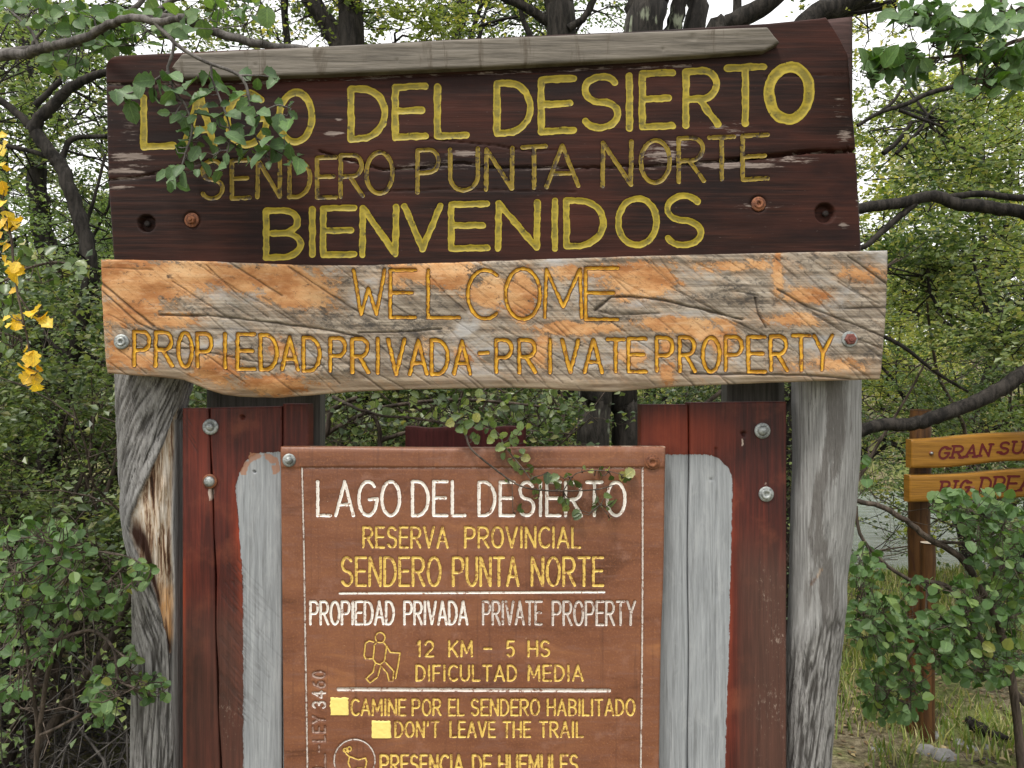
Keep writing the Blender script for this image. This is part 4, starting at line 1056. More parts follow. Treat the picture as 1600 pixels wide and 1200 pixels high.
def patch(x0, x1, y0, y1):
    g_ = 1.5
    gx = np.arange(x0, x1 + .1, g_); gy = np.arange(y0, y1 + .1, g_)
    X, Yg = np.meshgrid(gx, gy)
    e = np.minimum(np.minimum(X - x0, x1 - X), np.minimum(Yg - y0, y1 - Yg)) > .5
    X = X + (~e) * (vnoise(X / 3, Yg / 3, 3) - .5) * 2.2; Yg = Yg + (~e) * (vnoise(X / 3, Yg / 3, 5) - .5) * 2.2
    s = (YI + D) / F
    V = np.stack([(X - 800) * s, YI - .0018 + .0007 * fbm(X / 4, Yg / 4, 2, 2) + (~e) * .0012, H + (600 - Yg) * s], -1).reshape(-1, 3) - base
    idx = np.arange(X.size).reshape(X.shape)
    q = np.stack([idx[:-1, :-1], idx[1:, :-1], idx[1:, 1:], idx[:-1, 1:]], -1).reshape(-1, 4)
    link("yellow_square", np_mesh("yellow_square", V, q, attrs={'depth': np.zeros(len(V))}), M['square'], io_)
patch(516, 545, 1090, 1118); patch(581, 611, 1126, 1154)
bolt(452, 719, YI - .001, io_, base, 10.5, M['steel'], M['steel'], 'dome', .6, label="grey bolt in the panel's left corner")
bolt(1019, 722, YI - .001, io_, base, 12.0, M['rust'], M['rust'], 'socket', .7, label="rusty bolt in the panel's right corner")

# ------------------------------------------------------------ second sign (honey coloured boards on a log)
YS = 1.98
sb = W(1437, 1142, YS)
sb[2] = float(gz(sb[0], YS))
dsg = thing("direction_sign", tuple(sb), "honey-brown log post carrying two varnished boards with crimson lettering, beside the grass", "sign")
s_ = (YS + D) / F
tb = Tubes()
tb.add([W(1434, 1160, YS), W(1436, 1000, YS), W(1436, 850, YS), W(1438, 700, YS), W(1438, 641, YS)], [17 * s_, 16.5 * s_, 16 * s_, 15.5 * s_, 15.5 * s_], 22, 8, .06, .02)
me = tb.mesh("post", sb)
ob = link("post", me, M['honeypost'], dsg)
def disc(c, r, name, mat, parent, bs, n=20, dz=0.0):
    V = [c - bs] + [c - bs + np.array([r * math.cos(2 * math.pi * k / n), r * math.sin(2 * math.pi * k / n), dz]) for k in range(n)]
    Fc = [(0, 1 + k, 1 + (k + 1) % n) for k in range(n)]
    return link(name, np_mesh(name, np.array(V), np.array(Fc)), mat, parent)
disc(W(1438, 641, YS) + np.array([0, 0, .001]), 15.5 * s_, "post_top", M['honeypost'], dsg, sb)
tb = Tubes(); cst = W(1450, 848, YS - .085)
tb.add([W(1449, 1165, YS - .085), W(1449, 1000, YS - .085), W(1450, 900, YS - .085), cst], [10.5 * s_] * 4, 18, 6, .05, .02)
link("short_post", tb.mesh("short_post", sb), M['honeypost'], dsg)
disc(cst + np.array([0, 0, .001]), 10.5 * s_, "cut_top", m_simple_wood("cut_log_end", (0.35, 0.28, 0.2), (0.6, 0.52, 0.42)), dsg, sb)
YB = YS - .135
def sboard(Tf, Bf, x0, x1, label):
    Lb = curve([(0, x0), (2000, x0)])
    return board("sign_board", dsg, sb, M['honey'], YB, 0.05, Lb, const(x1), Tf, Bf, 3.0, lambda x, y: 1.6 * (fbm(x / 60, y / 6, 3, 4) - .5), None, 2.5, label, 3.0)
t1 = lambda x: 687 - (np.asarray(x) - 1420) * .066 + 1.0 * np.sin(np.asarray(x) / 28.)
b1 = lambda x: 733 - (np.asarray(x) - 1420) * .07 + 1.6 * np.sin(np.asarray(x) / 26. + 1)
t2 = lambda x: 744 - (np.asarray(x) - 1420) * .055 + 1.0 * np.sin(np.asarray(x) / 30. + 2)
b2 = lambda x: 786 - (np.asarray(x) - 1420) * .045 + 1.0 * np.sin(np.asarray(x) / 26.)
B1 = sboard(t1, b1, 1424, 1760, "upper board reading GRAN SUENO with a tilde")
B2 = sboard(t2, b2, 1421, 1750, "lower board reading BIG DREAM")
c1 = Carving(); c2 = Carving()
def st(cv, t, x, yt, yb, sl, w=1.8, adv=22.5, lw=17):
    for ch in t:
        if ch == ' ': x += adv * .62; continue
        key = '~N' if ch == 'Ñ' else ch
        lw_ = lw * (.3 if ch == 'I' else 1.0)
        dy = sl * (x - 1460)
        g_ = glyph_box(key, x, x + lw_, yt + dy, yb + dy, 0, .24, serif=3.2)
        cv.add(g_, w, .4, M['crimson'], .3)
        x += adv * (.55 if ch == 'I' else 1.0)
# GRAN sits at x 1467-1547, SU from 1560
st(c1, "GRAN", 1468, 699, 717, -.066, adv=21.5, lw=14.5)
st(c1, "SUE" + "Ñ" + "O", 1562, 697, 715, -.066 + .01, adv=21.5, lw=14.5)
st(c2, "BIG", 1470, 753, 773, -.05, adv=20, lw=13.5)
st(c2, "DREAM", 1533, 750, 773, -.05, adv=21, lw=15)
c1.build(YB - .0012, B1, sb); c2.build(YB - .0012, B2, sb)
bolt(1455, 708, YB - .001, B1, sb, 3.6, M['rust'], M['steel'], 'dome', .6)
bolt(1520, 762, YB - .001, B2, sb, 3.0, M['rust'], M['rust'], 'dome', .6)

# ------------------------------------------------------------ VEGETATION
rv = np.random.RandomState(21)
def rand_unit(n, rs, up=0.0, fwd=0.0, amt=1.0):
    v = rs.normal(size=(n, 3)) * amt + np.array([0, -fwd, up])
    return unit(v)

# --- proto trees: a skeleton of limbs, twigs carrying sprays of small leaves
def make_skeleton(rs, height, r0, n_limb, limb_len, start=0.25, stems=1, droop=0.0, levels=2, sub=7):
    T = Tubes(); ends = []
    for s in range(stems):
        n = 9
        p = np.zeros((n, 3)); p[:, 2] = np.linspace(0, 1, n) * height * (1 - .25 * rs.rand() * (stems > 1))
        lean = rs.normal(size=2) * (0.12 if stems == 1 else 0.45)
        p[:, 0] = lean[0] * p[:, 2] + np.cumsum(rs.normal(size=n)) * height * .018; p[:, 1] = lean[1] * p[:, 2] + np.cumsum(rs.normal(size=n)) * height * .018
        p[0, :2] = rs.normal(size=2) * .12 * (stems > 1)
        p[0, 2] = -.2
        r = r0 * (1 - np.linspace(0, 1, n) ** .8 * .82)
        T.add(p, r, 9, 3)
        for i in range(n_limb):
            t = start + (1 - start) * (i + rs.rand()) / n_limb
            k = min(int(t * (n - 1)), n - 2); o = p[k] + (p[k + 1] - p[k]) * (t * (n - 1) - k)
            az = i * 2.4 + rs.rand() * 1.2
            L = limb_len * (1.15 - .75 * t) * (.7 + .6 * rs.rand())
            grow(T, rs, o, np.array([math.cos(az), math.sin(az), .25 + .5 * rs.rand() - droop]), L, r0 * .42 * (1.1 - .8 * t), levels, sub, ends)
    return T, ends
def grow(T, rs, o, d, L, r, lev, sub, ends):
    m = 6
    d = d / np.linalg.norm(d); pts = [o]; dd = d.copy()
    for j in range(m - 1):
        dd = dd + rs.normal(size=3) * .26 + np.array([0, 0, .03]); dd /= np.linalg.norm(dd)
        pts.append(pts[-1] + dd * L / (m - 1))
    pts = np.array(pts)
    T.raw(pts, np.linspace(r, r * .28, m), 5 if lev > 1 else 4)
    if lev == 0:
        ends.append((pts[2], pts[-1])); return
    for i in range(sub):
        t = .25 + .75 * (i + rs.rand()) / sub; k = min(int(t * (m - 1)), m - 2)
        q = pts[k] + (pts[k + 1] - pts[k]) * (t * (m - 1) - k)
        ax = pts[k + 1] - pts[k]; ax /= np.linalg.norm(ax)
        side = np.cross(ax, [0, 0, 1]); side /= np.linalg.norm(side) + 1e-6
        sg = 1 if i % 2 else -1
        nd = ax * .6 + side * sg * (.7 + .4 * rs.rand()) + np.array([0, 0, .1 + rs.normal() * .28])
        grow(T, rs, q, nd, L * (.42 + .25 * rs.rand()), r * .45, lev - 1, sub if lev > 1 else sub, ends)
def leaves_on(ends, rs, per, size, spread=.10, flat=.65):
    A0 = np.array([e[0] for e in ends]); B0 = np.array([e[1] for e in ends])
    n = len(ends) * per
    cl = fbm(A0[:, 0] * 1.9 + A0[:, 2] * .8, A0[:, 2] * 3.4 + A0[:, 1] * 1.7, 3, 5)      # dense and open masses
    wgt = .16 + smooth(.36, .62, cl) * (.5 + rs.rand(len(ends)))
    k = np.sort(rs.choice(len(ends), n, p=wgt / wgt.sum()))
    t = rs.rand(n)[:, None] * 1.15
    ax = unit(B0 - A0)[k]
    side = unit(np.cross(ax, np.array([0, 0, 1.0])))
    sg = np.where(rs.rand(n) > .5, 1, -1)[:, None]
    L = np.linalg.norm(B0 - A0, axis=1)[k][:, None]
    C = A0[k] + ax * L * t + side * sg * rs.rand(n)[:, None] * spread + rs.normal(size=(n, 3)) * spread * .22
    Ax = unit(ax * .5 + side * sg * .9 + rs.normal(size=(n, 3)) * .35)
    N = unit(np.array([0, 0, flat]) + rs.normal(size=(n, 3)) * .5)
    l = size * (.55 + .85 * rs.rand(n))
    # neighbouring leaves share a tone (light and dark clumps), with a little spread
    base_ = np.clip(.25 + 1.3 * (fbm(A0[:, 0] * 1.3 + 5, A0[:, 2] * 2.6 + A0[:, 1], 2, 9) - .3) + .35 * (rs.rand(len(ends)) - .5), 0, 1)[k]
    rnd = np.clip(base_ * .55 + rs.rand(n) * .42, 0, .97)
    return C, Ax, N, l, rnd
PROTO = {}
def proto(key, rs, leafsize, per, mat, barkmat, spread=.10, flat=.65, wid=.66, **kw):
    T, ends = make_skeleton(rs, **kw)
    tm = T.mesh("trunk"); tm.materials.append(barkmat)
    C, Ax, N, l, rnd = leaves_on(ends, rs, per, leafsize, spread, flat)
    cm = leaf_mesh("crown", C, Ax, N, l, wid, rnd=rnd); cm.materials.append(mat)
    PROTO[key] = (tm, cm)
    return len(ends) * per
R_ = lambda k: np.random.RandomState(k)
NL = 0
NL += proto('tree', R_(1), .038, 34, M['leaf'], M['bark'], height=6.2, r0=.10, n_limb=13, limb_len=2.2, start=.22, sub=5)
NL += proto('tree2', R_(2), .036, 34, M['leaf_dark'], M['bark'], height=5.4, r0=.09, n_limb=12, limb_len=2.1, start=.15, sub=5)
NL += proto('thicket', R_(3), .030, 30, M['leaf'], M['twig'], height=2.3, r0=.028, n_limb=7, limb_len=1.0, start=.12, stems=5, sub=4)
NL += proto('thicket2', R_(4), .028, 20, M['leaf_dark'], M['twig'], height=2.0, r0=.026, n_limb=8, limb_len=1.0, start=.1, stems=5, sub=4)
NL += proto('lime', R_(5), .060, 44, M['leaf_lime'], M['bark'], .16, 1.1, height=5.2, r0=.09, n_limb=13, limb_len=2.6, start=.12, sub=5)
NL += proto('far', R_(6), .11, 42, M['leaf'], M['bark'], .25, .8, height=7.0, r0=.12, n_limb=13, limb_len=2.9, start=.10, sub=5)
print("proto leaves", NL)
def plant(name, key, x, y, scale, rot, label, category, group=None, mat=None, z=None, tilt=0):
    t = thing(name, (x, y, float(gz(x, y)) if z is None else z), label, category, group)
    t.rotation_euler = (tilt, 0, rot); t.scale = (scale, scale, scale)
    tm, cm = PROTO[key]
    link("trunk", tm, None, t)
    c = link("crown", cm, None, t); c["kind"] = "stuff"
    return t
# far bank: rows of trees climbing the hill
k = 0
rf = R_(77)
for row, (yy, n, sc0) in enumerate(((15.5, 9, .75), (19, 10, .85), (25, 11, .95), (34, 12, 1.1))):
    wdt = (yy + D) * .74
    for i in range(n):
        x = -wdt + 2 * wdt * (i + rf.rand()) / n
        key = 'lime' if (x > 0 and row < 3) or i % 3 == 0 else 'far'
        plant("far_tree", key, x, yy + rf.rand() * 3, sc0 * (.8 + .35 * rf.rand()), rf.rand() * 6.28,
              "yellow-green tree on the far bank of the river" if key == 'lime' else "green tree on the forested slope beyond the river", "tree",
              "pale trees lining the far bank" if key == 'lime' else "trees on the slope behind the river")
# near forest: trees and thickets around the sign
NEAR = [  # kind, x, y, scale, rot
 ('tree', -3.6, 5.2, 1.0, 0.3), ('tree2', -1.6, 4.6, .95, 1.2), ('tree', -1.0, 5.6, 1.05, 2.1), ('tree2', .3, 4.9, 1.0, 4.2), ('tree', 1.7, 6.0, 1.0, 5.0), ('tree2', -4.8, 7.2, 1.15, 2.0),
 ('lime', 5.6, 7.0, 1.05, 1.0), ('tree', 6.6, 6.6, 1.1, 3.3), ('tree', -4.2, 3.6, .8, 4.4), ('lime', 3.4, 8.2, 1.1, 2.4)]
NEARL = ["slender leafy tree in the forest above the top left shrub", "dark-leaved tree behind the word DEL of the dark board", "leafy tree behind the sign between the straight and the forked trunks",
 "dark-leaved tree behind the middle of the sign", "leafy tree behind the arrow point of the grey strip", "leafy tree at the far right behind the arching bough", "lime-leaved tree on the near bank at the right edge",
 "lime-leaved tree between the right post and the honey-brown boards",
 "leafy tree outside the left edge whose crown reaches into the corner", "lime-leaved tree on the near bank just right of the welcome board"]
NEAR = [('tree', -3.8, 5.6, .95, 0.3), ('tree2', -1.6, 4.6, .95, 1.2), ('tree', -1.0, 5.6, 1.05, 2.1), ('tree2', .3, 4.9, 1.0, 4.2), ('tree', 1.7, 6.0, 1.0, 5.0), ('tree', 6.6, 6.6, 1.1, 3.3), ('lime', 5.6, 7.0, 1.05, 1.0),
 ('lime', 4.5, 6.0, .9, 3.9),
 ('tree', -4.6, 3.6, .75, 4.4), ('lime', 3.4, 8.2, 1.1, 2.4)]
for (key, x, y, s, r), lb in zip(NEAR, NEARL):
    plant("forest_tree", key, x, y, s, r, lb, "tree", "forest trees around the sign")
THK = [('thicket', -2.6, 1.9, 1.0, 0), ('thicket2', -1.9, 1.3, .9, 1), ('thicket', -1.7, 2.6, 1.0, 2), ('thicket2', -2.9, 3.0, 1.15, 3), ('thicket', -.9, 2.4, 1.0, 4), ('thicket2', -.2, 1.9, .95, 5),
       ('thicket', .45, 3.3, 1.0, 6), ('thicket2', 1.15, 2.9, .9, 7), ('thicket2', -3.6, 2.2, 1.2, 8), ('thicket2', -1.5, 1.9, .8, 2.6), ('thicket', -.4, 3.3, 1.15, 1.1), ('thicket', 3.9, 4.6, 1.0, 1.9), ('thicket', -2.2, .9, .75, 5.1)]
THKL = ["leafy shrub at the left edge below the yellow leaves", "twiggy shrub left of the left post, behind the broad-leaved shrub", "leafy shrub directly behind the left post", "taller twiggy shrub behind the thin curving tree",
 "leafy shrub in the gap right of the left red plank", "twiggy shrub behind the dark red plank in the middle", "leafy shrub behind the mossy trunk", "twiggy shrub behind the right red plank", "twiggy shrub beyond the left edge of the thicket",
 "low twiggy shrub at the foot of the left post", "tall leafy shrub above the middle of the brown panel", "leafy shrub on the river bank behind the honey-brown boards", "small leafy shrub nearest the bottom left corner"]
for (key, x, y, s, r), lb in zip(THK, THKL):
    plant("thicket_shrub", key, x, y, s, r, lb, "shrub", "shrubs of the thicket around the sign")

# --- individually placed trunks and boughs
def px_tube(T, pts, Y, rpx, n=9, k=5, jit=.14):
    """pts (px,py[,dY]); radius in photo px at that depth"""
    P = []; R = []
    for i, p in enumerate(pts):
        y = Y + (p[2] if len(p) > 2 else 0)
        P.append(W(p[0], p[1], y))
        r = rpx if np.isscalar(rpx) else rpx[0] + (rpx[1] - rpx[0]) * i / (len(pts) - 1)
        R.append(r * (y + D) / F)
    T.add(P, R, n, k, jit)
    return np.array(P), np.array(R)
def down(px, py, Y, k=3):
    """continue a trunk from a point to the ground below it"""
    q = W(px, py, Y); g_ = float(gz(q[0], Y)) - .1
    return 600 + (H - g_) * F / (Y + D)
def crown_blobs(blobs, rs, leaf, per_end=26, spread=.09):
    """blobs (px,py,rx,ry,Y,rY,n twigs): returns twig ends filling these volumes"""
    ends = []
    for (px, py, rx, ry, Y, rY, n) in blobs:
        c = W(px, py, Y); s = (Y + D) / F
        v = rs.normal(size=(n, 3)); v = unit(v) * (rs.rand(n, 1) ** .45)
        a = c + v * np.array([rx * s, rY, ry * s])
        d = unit(rs.normal(size=(n, 3)) * np.array([1, 1, .35]) + v * .6 + np.array([0, 0, -.05])) * (.16 + .12 * rs.rand(n, 1))
        for i in range(n): ends.append((a[i], a[i] + d[i]))
    return ends
def trunk_tree(name, label, mains, blobs, Y, mat, leafmat, leaf=.03, per=26, seed=1, category="tree", wid=.66, flat=.55):
    T = Tubes(); rs = R_(seed)
    nodes = []; tubes = []
    for (pts, Yo, rpx, *_x) in mains:
        tb_ = Tubes(); P, R = px_tube(tb_, pts, Yo, rpx, 9)
        nodes.append(P); tubes.append(tb_)
    first = nodes[0][0]
    nodes = np.concatenate([np.array([n_[i] + (n_[i + 1] - n_[i]) * t for i in range(len(n_) - 1) for t in (0, .33, .66)] + [n_[-1]]) for n_ in nodes])
    base_ = np.array([first[0], first[1], float(gz(first[0], first[1]))])
    t = thing(name, tuple(base_), label, category)
    for i, tb_ in enumerate(tubes):
        nm = "trunk" if i == 0 else "branch"
        link(nm, tb_.mesh(nm, base_), mat, t)
    ends = crown_blobs(blobs, rs, leaf) if blobs else []
    for (a, b) in ends:      # a twig from the nearest limb to the spray
        if rs.rand() < .16:
            d = np.linalg.norm(nodes - a, axis=1); q = nodes[int(np.argmin(d + rs.rand(len(d)) * .15))]
            if np.linalg.norm(q - a) < 1.6:
                mid = (q + a) / 2 + rs.normal(size=3) * .07
                T.raw(np.array([q, mid + rs.normal(size=3) * .03, a]), [.006, .004, .0025], 4)
        T.raw(np.array([a, (a + b) / 2 + rs.normal(size=3) * .01, b]), [.0026, .002, .001], 3)
    if ends:
        tw = link("twigs", T.mesh("twigs", base_), mat, t); tw["kind"] = "stuff"
        C, Ax, N, l, rnd = leaves_on(ends, rs, per, leaf, .05, flat)
        c = link("crown", leaf_mesh("crown", C - base_, Ax, N, l, wid, rnd=rnd), leafmat, t); c["kind"] = "stuff"
    return t
# trunks rising behind the dark board
trunk_tree("tree", "tall dark trunk above the letters DEL with a forked branch at its left",
    [([(556, down(556, 600, 3.0)), (556, 700), (552, 300), (549, 60), (548, -60), (545, -500)], 3.0, (24, 17)), ([(548, 70), (505, 20), (470, -40), (430, -140)], 3.0, (11, 6)), ([(552, 160), (530, 80), (505, 30), (478, -10), (450, -90)], 3.0, (15, 11))],
    [(480, 20, 110, 40, 3.0, .6, 45), (650, 40, 90, 40, 3.1, .6, 40), (560, -120, 260, 90, 3, 1, 50)], 3.0, M['bark'], M['leaf_lime'], .032, 22, 31)
trunk_tree("tree", "straight dark trunk above the middle of the arrow strip",
    [([(880, down(880, 600, 3.5)), (880, 640), (880, 300), (877, 40), (874, -60), (868, -500)], 3.5, (26, 22)), ([(880, 50), (835, 20), (760, -20), (700, -60)], 3.5, (9, 5)), ([(888, 45), (915, 25), (930, -10), (935, -60)], 3.4, (6, 4)), ([(830, 60), (815, 20), (810, -50)], 3.9, (5, 3))],
    [(700, 25, 70, 40, 3.5, .6, 35), (820, 20, 60, 30, 3.9, .6, 12), (860, -140, 240, 90, 3, 1, 60)], 3.5, M['bark'], M['leaf_lime'], .032, 22, 32)
trunk_tree("tree", "thick mossy trunk in the gap between welcome board and brown panel",
    [([(928, down(928, 600, 1.5)), (929, 690), (931, 600), (980, 250), (1008, 50), (1012, -10), (1020, -140)], 1.5, (25, 33)), ([(1000, 90), (1045, 60), (1060, 10), (1075, -60)], 1.55, (15, 11))],
    [(1100, -150, 160, 60, 2.8, .8, 30)], 2.2, M['barkm'], M['leaf_lime'], .03, 20, 33)
trunk_tree("tree", "twin dark trunk just right of the mossy one beneath the welcome board",
    [([(980, down(980, 600, 1.6)), (979, 690), (977, 600), (1040, 250), (1085, 50), (1092, -40), (1100, -300)], 1.6, (24, 14))],
    [(1100, -140, 100, 50, 2.2, .4, 8)], 2.9, M['bark'], M['leaf'], .028, 20, 34)
trunk_tree("tree", "leaning dark tree whose heavy bough leaves the dark board's top right corner",
    [([(1230, down(1230, 600, 3.1)), (1225, 500), (1170, 250), (1120, 60), (1140, 40), (1200, 5), (1250, -40)], 3.1, (22, 13)), ([(1150, 200), (1260, 40), (1310, 10), (1380, -20), (1500, -60)], 3.0, (20, 13)), ([(1240, 60), (1330, 20), (1400, 5)], 3.1, (10, 7)), ([(1150, 40), (1152, 20), (1150, -60)], 3.4, (8, 6))],
    [(1230, -100, 160, 60, 3, .8, 30), (1360, 50, 60, 40, 3.3, .5, 24)], 3.1, M['bark'], M['leaf_lime'], .03, 22, 35)
# left: the dark forked stem
trunk_tree("tree", "thin dark curving tree left of the sign, forked beside the dark board",
    [([(20, down(20, 840, 1.9)), (22, 850), (33, 790), (62, 755), (80, 700), (97, 633), (113, 550), (127, 493), (141, 440), (140, 410), (130, 360), (112, 305), (97, 263), (83, 243), (55, 207)], 1.9, (15, 10)),
     ([(55, 207), (40, 190), (12, 165), (-30, 140)], 1.9, (7, 5)), ([(50, 205), (62, 185), (90, 157), (110, 137), (140, 122), (165, 113), (230, 100)], 1.9, (10, 5)),
     ([(88, 250), (60, 240), (-10, 222), (-60, 205)], 1.95, (4.5, 3)), ([(95, 255), (106, 225), (120, 215), (165, 213), (200, 205)], 1.95, (5, 3)),
     ([(55, 165), (80, 140), (95, 125)], 1.9, (5, 4)), ([(135, 350), (150, 300), (165, 240)], 2.0, (3, 2)), ([(122, 540), (150, 560), (185, 575)], 1.9, (5, 2.5)), ([(60, 755), (90, 720), (130, 670), (160, 645)], 1.9, (5, 2.5)),
     ([(110, 560), (75, 530), (50, 480), (-10, 450)], 1.9, (4, 2)), ([(33, 790), (30, 720), (35, 660), (60, 600), (75, 520)], 1.95, (7, 3)), ([(30, 700), (5, 670), (-30, 640)], 1.95, (4, 2))],
    [(90, 140, 110, 80, 2.2, .6, 60), (110, 370, 60, 50, 2.1, .4, 20), (30, 330, 60, 60, 2.4, .5, 25), (120, 440, 45, 40, 1.9, .3, 20), (60, 40, 120, 60, 2.6, .6, 60)], 1.9, M['bark'], M['leaf'], .028, 22, 36)
trunk_tree("tree", "blackish trunk half hidden in leaves at the left of the dark board",
    [([(62, down(62, 500, 3.4)), (64, 560), (100, 470), (98, 430), (70, 370), (60, 300), (58, 230), (40, 120), (30, -60)], 3.4, (22, 10))],
    [(60, 300, 120, 110, 3.6, .6, 60), (60, 60, 160, 90, 3.7, .8, 90), (330, 20, 120, 50, 3.6, .8, 60), (110, 180, 100, 90, 3.3, .6, 45), (30, 200, 60, 80, 3.0, .5, 25)], 3.4, M['bark'], M['leaf'], .032, 24, 37)
# right: boughs and layered foliage
trunk_tree("tree", "tree at the right edge whose heavy dark bough arches low over the honey-brown boards",
    [([(1720, down(1720, 500, 1.6)), (1700, 800), (1670, 600), (1650, 400), (1640, 100), (1650, -200)], 1.6, (30, 20)),
     ([(1665, 520), (1630, 560), (1600, 583), (1563, 607), (1527, 627), (1487, 642), (1447, 657), (1413, 663), (1380, 664), (1350, 672), (1300, 700), (1270, 720)], 1.6, (13, 9)),
     ([(1640, 345), (1600, 333), (1540, 323), (1500, 320), (1460, 307), (1407, 317), (1347, 325), (1250, 335)], 1.7, (11, 8)), ([(1650, 290), (1600, 310), (1540, 303), (1480, 308)], 1.8, (6, 5)),
     ([(1430, 318), (1407, 337), (1377, 363), (1350, 385), (1300, 400)], 1.7, (5.5, 4)),
     ([(1600, 80), (1540, 120), (1457, 144), (1417, 162), (1375, 176), (1340, 196)], 2.2, (4.5, 3)), ([(1375, 176), (1397, 157), (1410, 137)], 2.2, (3, 2)), ([(1405, 172), (1440, 186), (1470, 197)], 2.2, (3, 2)),
     ([(1380, 240), (1402, 222), (1425, 190)], 2.4, (4.5, 3)), ([(1400, 240), (1440, 200), (1450, 180)], 2.4, (3, 2)),
     ([(1340, 510), (1383, 527), (1413, 543), (1447, 570), (1480, 593), (1513, 612)], 1.9, (3.5, 2)),
     ([(1600, 480), (1565, 520), (1540, 480), (1525, 430), (1520, 360)], 2.2, (3, 2)), ([(1450, 420), (1455, 460), (1480, 490), (1560, 520)], 2.3, (2.5, 2))],
    [(1500, 270, 130, 60, 2.3, .5, 110), (1420, 400, 60, 40, 2.5, .5, 50), (1530, 430, 80, 60, 2.4, .5, 80), (1560, 530, 60, 40, 1.9, .3, 50), (1480, 190, 120, 40, 2.8, .4, 60), (1440, 480, 80, 40, 2.9, .5, 40), (1450, 150, 130, 70, 3.2, .6, 110), (1390, 230, 70, 60, 3.4, .6, 30), (1570, 380, 60, 60, 3.2, .5, 50)], 1.6, M['bark'], M['leaf'], .030, 24, 38)

# --- near leafy branches: large leaves are separate objects
def leaf_proto(rs, wid, lobes=0.10, crinkle=.05, n=9):
    """one blade of unit length: rounded outline with scalloped rim, folded along the midrib"""
    up = []
    for i in range(n + 1):
        u = i / n
        hw = math.sin(math.pi * u ** .9) ** .52 * .47 * wid * (1 + lobes * math.sin(u * 19 + rs.rand() * 2))
        up.append((u, hw))
    V = []; Fc = []
    for (u, hw) in up: V.append((u, 0, -.10 * u * u))
    for sg in (1, -1):
        for (u, hw) in up: V.append((u + .02 * rs.rand(), sg * hw, -.10 * u * u + hw * .42 + crinkle * (rs.rand() - .5)))
    m = n + 1
    for i in range(n):
        Fc.append((i, i + 1, m + i + 1, m + i)); Fc.append((i, 2 * m + i, 2 * m + i + 1, i + 1))
    V = np.array(V)
    return V, np.array(Fc)
def near_leaf_meshes(mat, rs, wid, k=4, lobes=.1):
    out = []
    for i in range(k):
        V, Fc = leaf_proto(rs, wid * (.85 + .3 * rs.rand()), lobes)
        me = np_mesh("leaf", V, Fc, attrs={'rnd': np.full(len(V), rs.rand()), 'vein': np.repeat([1., 0., 0.], len(V) // 3), 'along': np.tile(np.linspace(.03, 1, len(V) // 3), 3)}); me.materials.append(mat); out.append(me)
    return out
NLM = {k: near_leaf_meshes(M[m], R_(50 + i), w, 5, lb) for i, (k, m, w, lb) in enumerate((('grey', 'leaf_grey', .72, .12), ('green', 'leaf', .80, .10), ('dark', 'leaf_dark', .75, .1), ('shrub', 'leaf_shrub', .86, .08), ('yel', 'leaf_yellow', .85, .25)))}
from mathutils import Matrix
def place_leaf(me, root, base_, c, axis, nrm, size):
    a = Vector(axis).normalized(); n = Vector(nrm); s = a.cross(n)
    if s.length < 1e-3: s = a.orthogonal()
    s.normalize(); n = s.cross(a) * -1
    if n.dot(Vector(nrm)) < 0: n = -n; s = -s
    o = bpy.data.objects.new("leaf", me); COL.objects.link(o)
    Mx = Matrix(((a.x, s.x, n.x), (a.y, s.y, n.y), (a.z, s.z, n.z))).transposed().transposed()
    o.parent = root
    o.matrix_local = Matrix.Translation(Vector(c - base_ - np.array(a) * size * .5)) @ Mx.to_4x4() @ Matrix.Scale(size, 4)
    return o
def leafy(name, label, category, stems, leaves, Y, base_, lm, barkmat, size_px, seed, group=None, tiltn=(0, -.75, .55), smooth_r=True, hang=.35, extra=None, extra_mat=None, max_obj=300, dY=.10, leafY=None):
    """stems: [(pts, (r0,r1) px)], leaves: [(px,py)] blade centres"""
    rs = R_(seed); T = Tubes(); nodes = []
    for (pts, r) in stems:
        P, _ = px_tube(T, pts, Y, r, 7, 4, .25); nodes.append(np.array([P[i] + (P[i + 1] - P[i]) * t for i in range(len(P) - 1) for t in (0, .25, .5, .75)] + [P[-1]]))
    nodes = np.concatenate(nodes)
    t = thing(name, tuple(base_), label, category, group)
    cents = []
    for L_ in leaves:
        px, py = L_[0], L_[1]
        yy = Y + (rs.rand() - .5) * dY * 2 if leafY is None else Y + leafY(px, py)
        cents.append(W(px, py, yy))
    cents = np.array(cents)
    s = (Y + D) / F
    rest = []
    for i, c in enumerate(cents):
        d = nodes - c; q = nodes[int(np.argmin((d ** 2).sum(1)))]
        out = c - q; ln = np.linalg.norm(out)
        ax = out / (ln + 1e-6) * .8 + rs.normal(size=3) * .5 + np.array([0, -.1, -hang])
        nr = np.array(tiltn) + rs.normal(size=3) * .42
        sz = size_px * s * (.55 + .75 * rs.rand() ** .8)
        if .004 < ln < .5:
            a0 = c - unit(ax) * sz * .5
            mid = (q + a0) / 2 + np.array([0, 0, -.12 * ln]) + rs.normal(size=3) * .06 * ln
            T.raw(np.array([q, mid, a0]), [.0016, .0012, .0007], 3)
            if i % 3 == 0: nodes = np.vstack([nodes, mid])
        if i < max_obj: place_leaf(rs.choice(lm) if False else lm[rs.randint(len(lm))], t, base_, c, ax, nr, sz)
        else: rest.append((c, ax, nr, sz))
    link("stem", T.mesh("stem", base_), barkmat, t)
    if rest:
        C = np.array([r[0] for r in rest]); A = unit(np.array([r[1] for r in rest])); N = unit(np.array([r[2] for r in rest])); l = np.array([r[3] for r in rest])
        o = link("foliage", leaf_mesh("foliage", C - base_, A, N, l, .8, True, rs=rs), lm[0].materials[0], t); o["kind"] = "stuff"
    return t
def z4(pts): return [(200 + a / 5.0, 100 + b / 5.0) for (a, b) in pts]
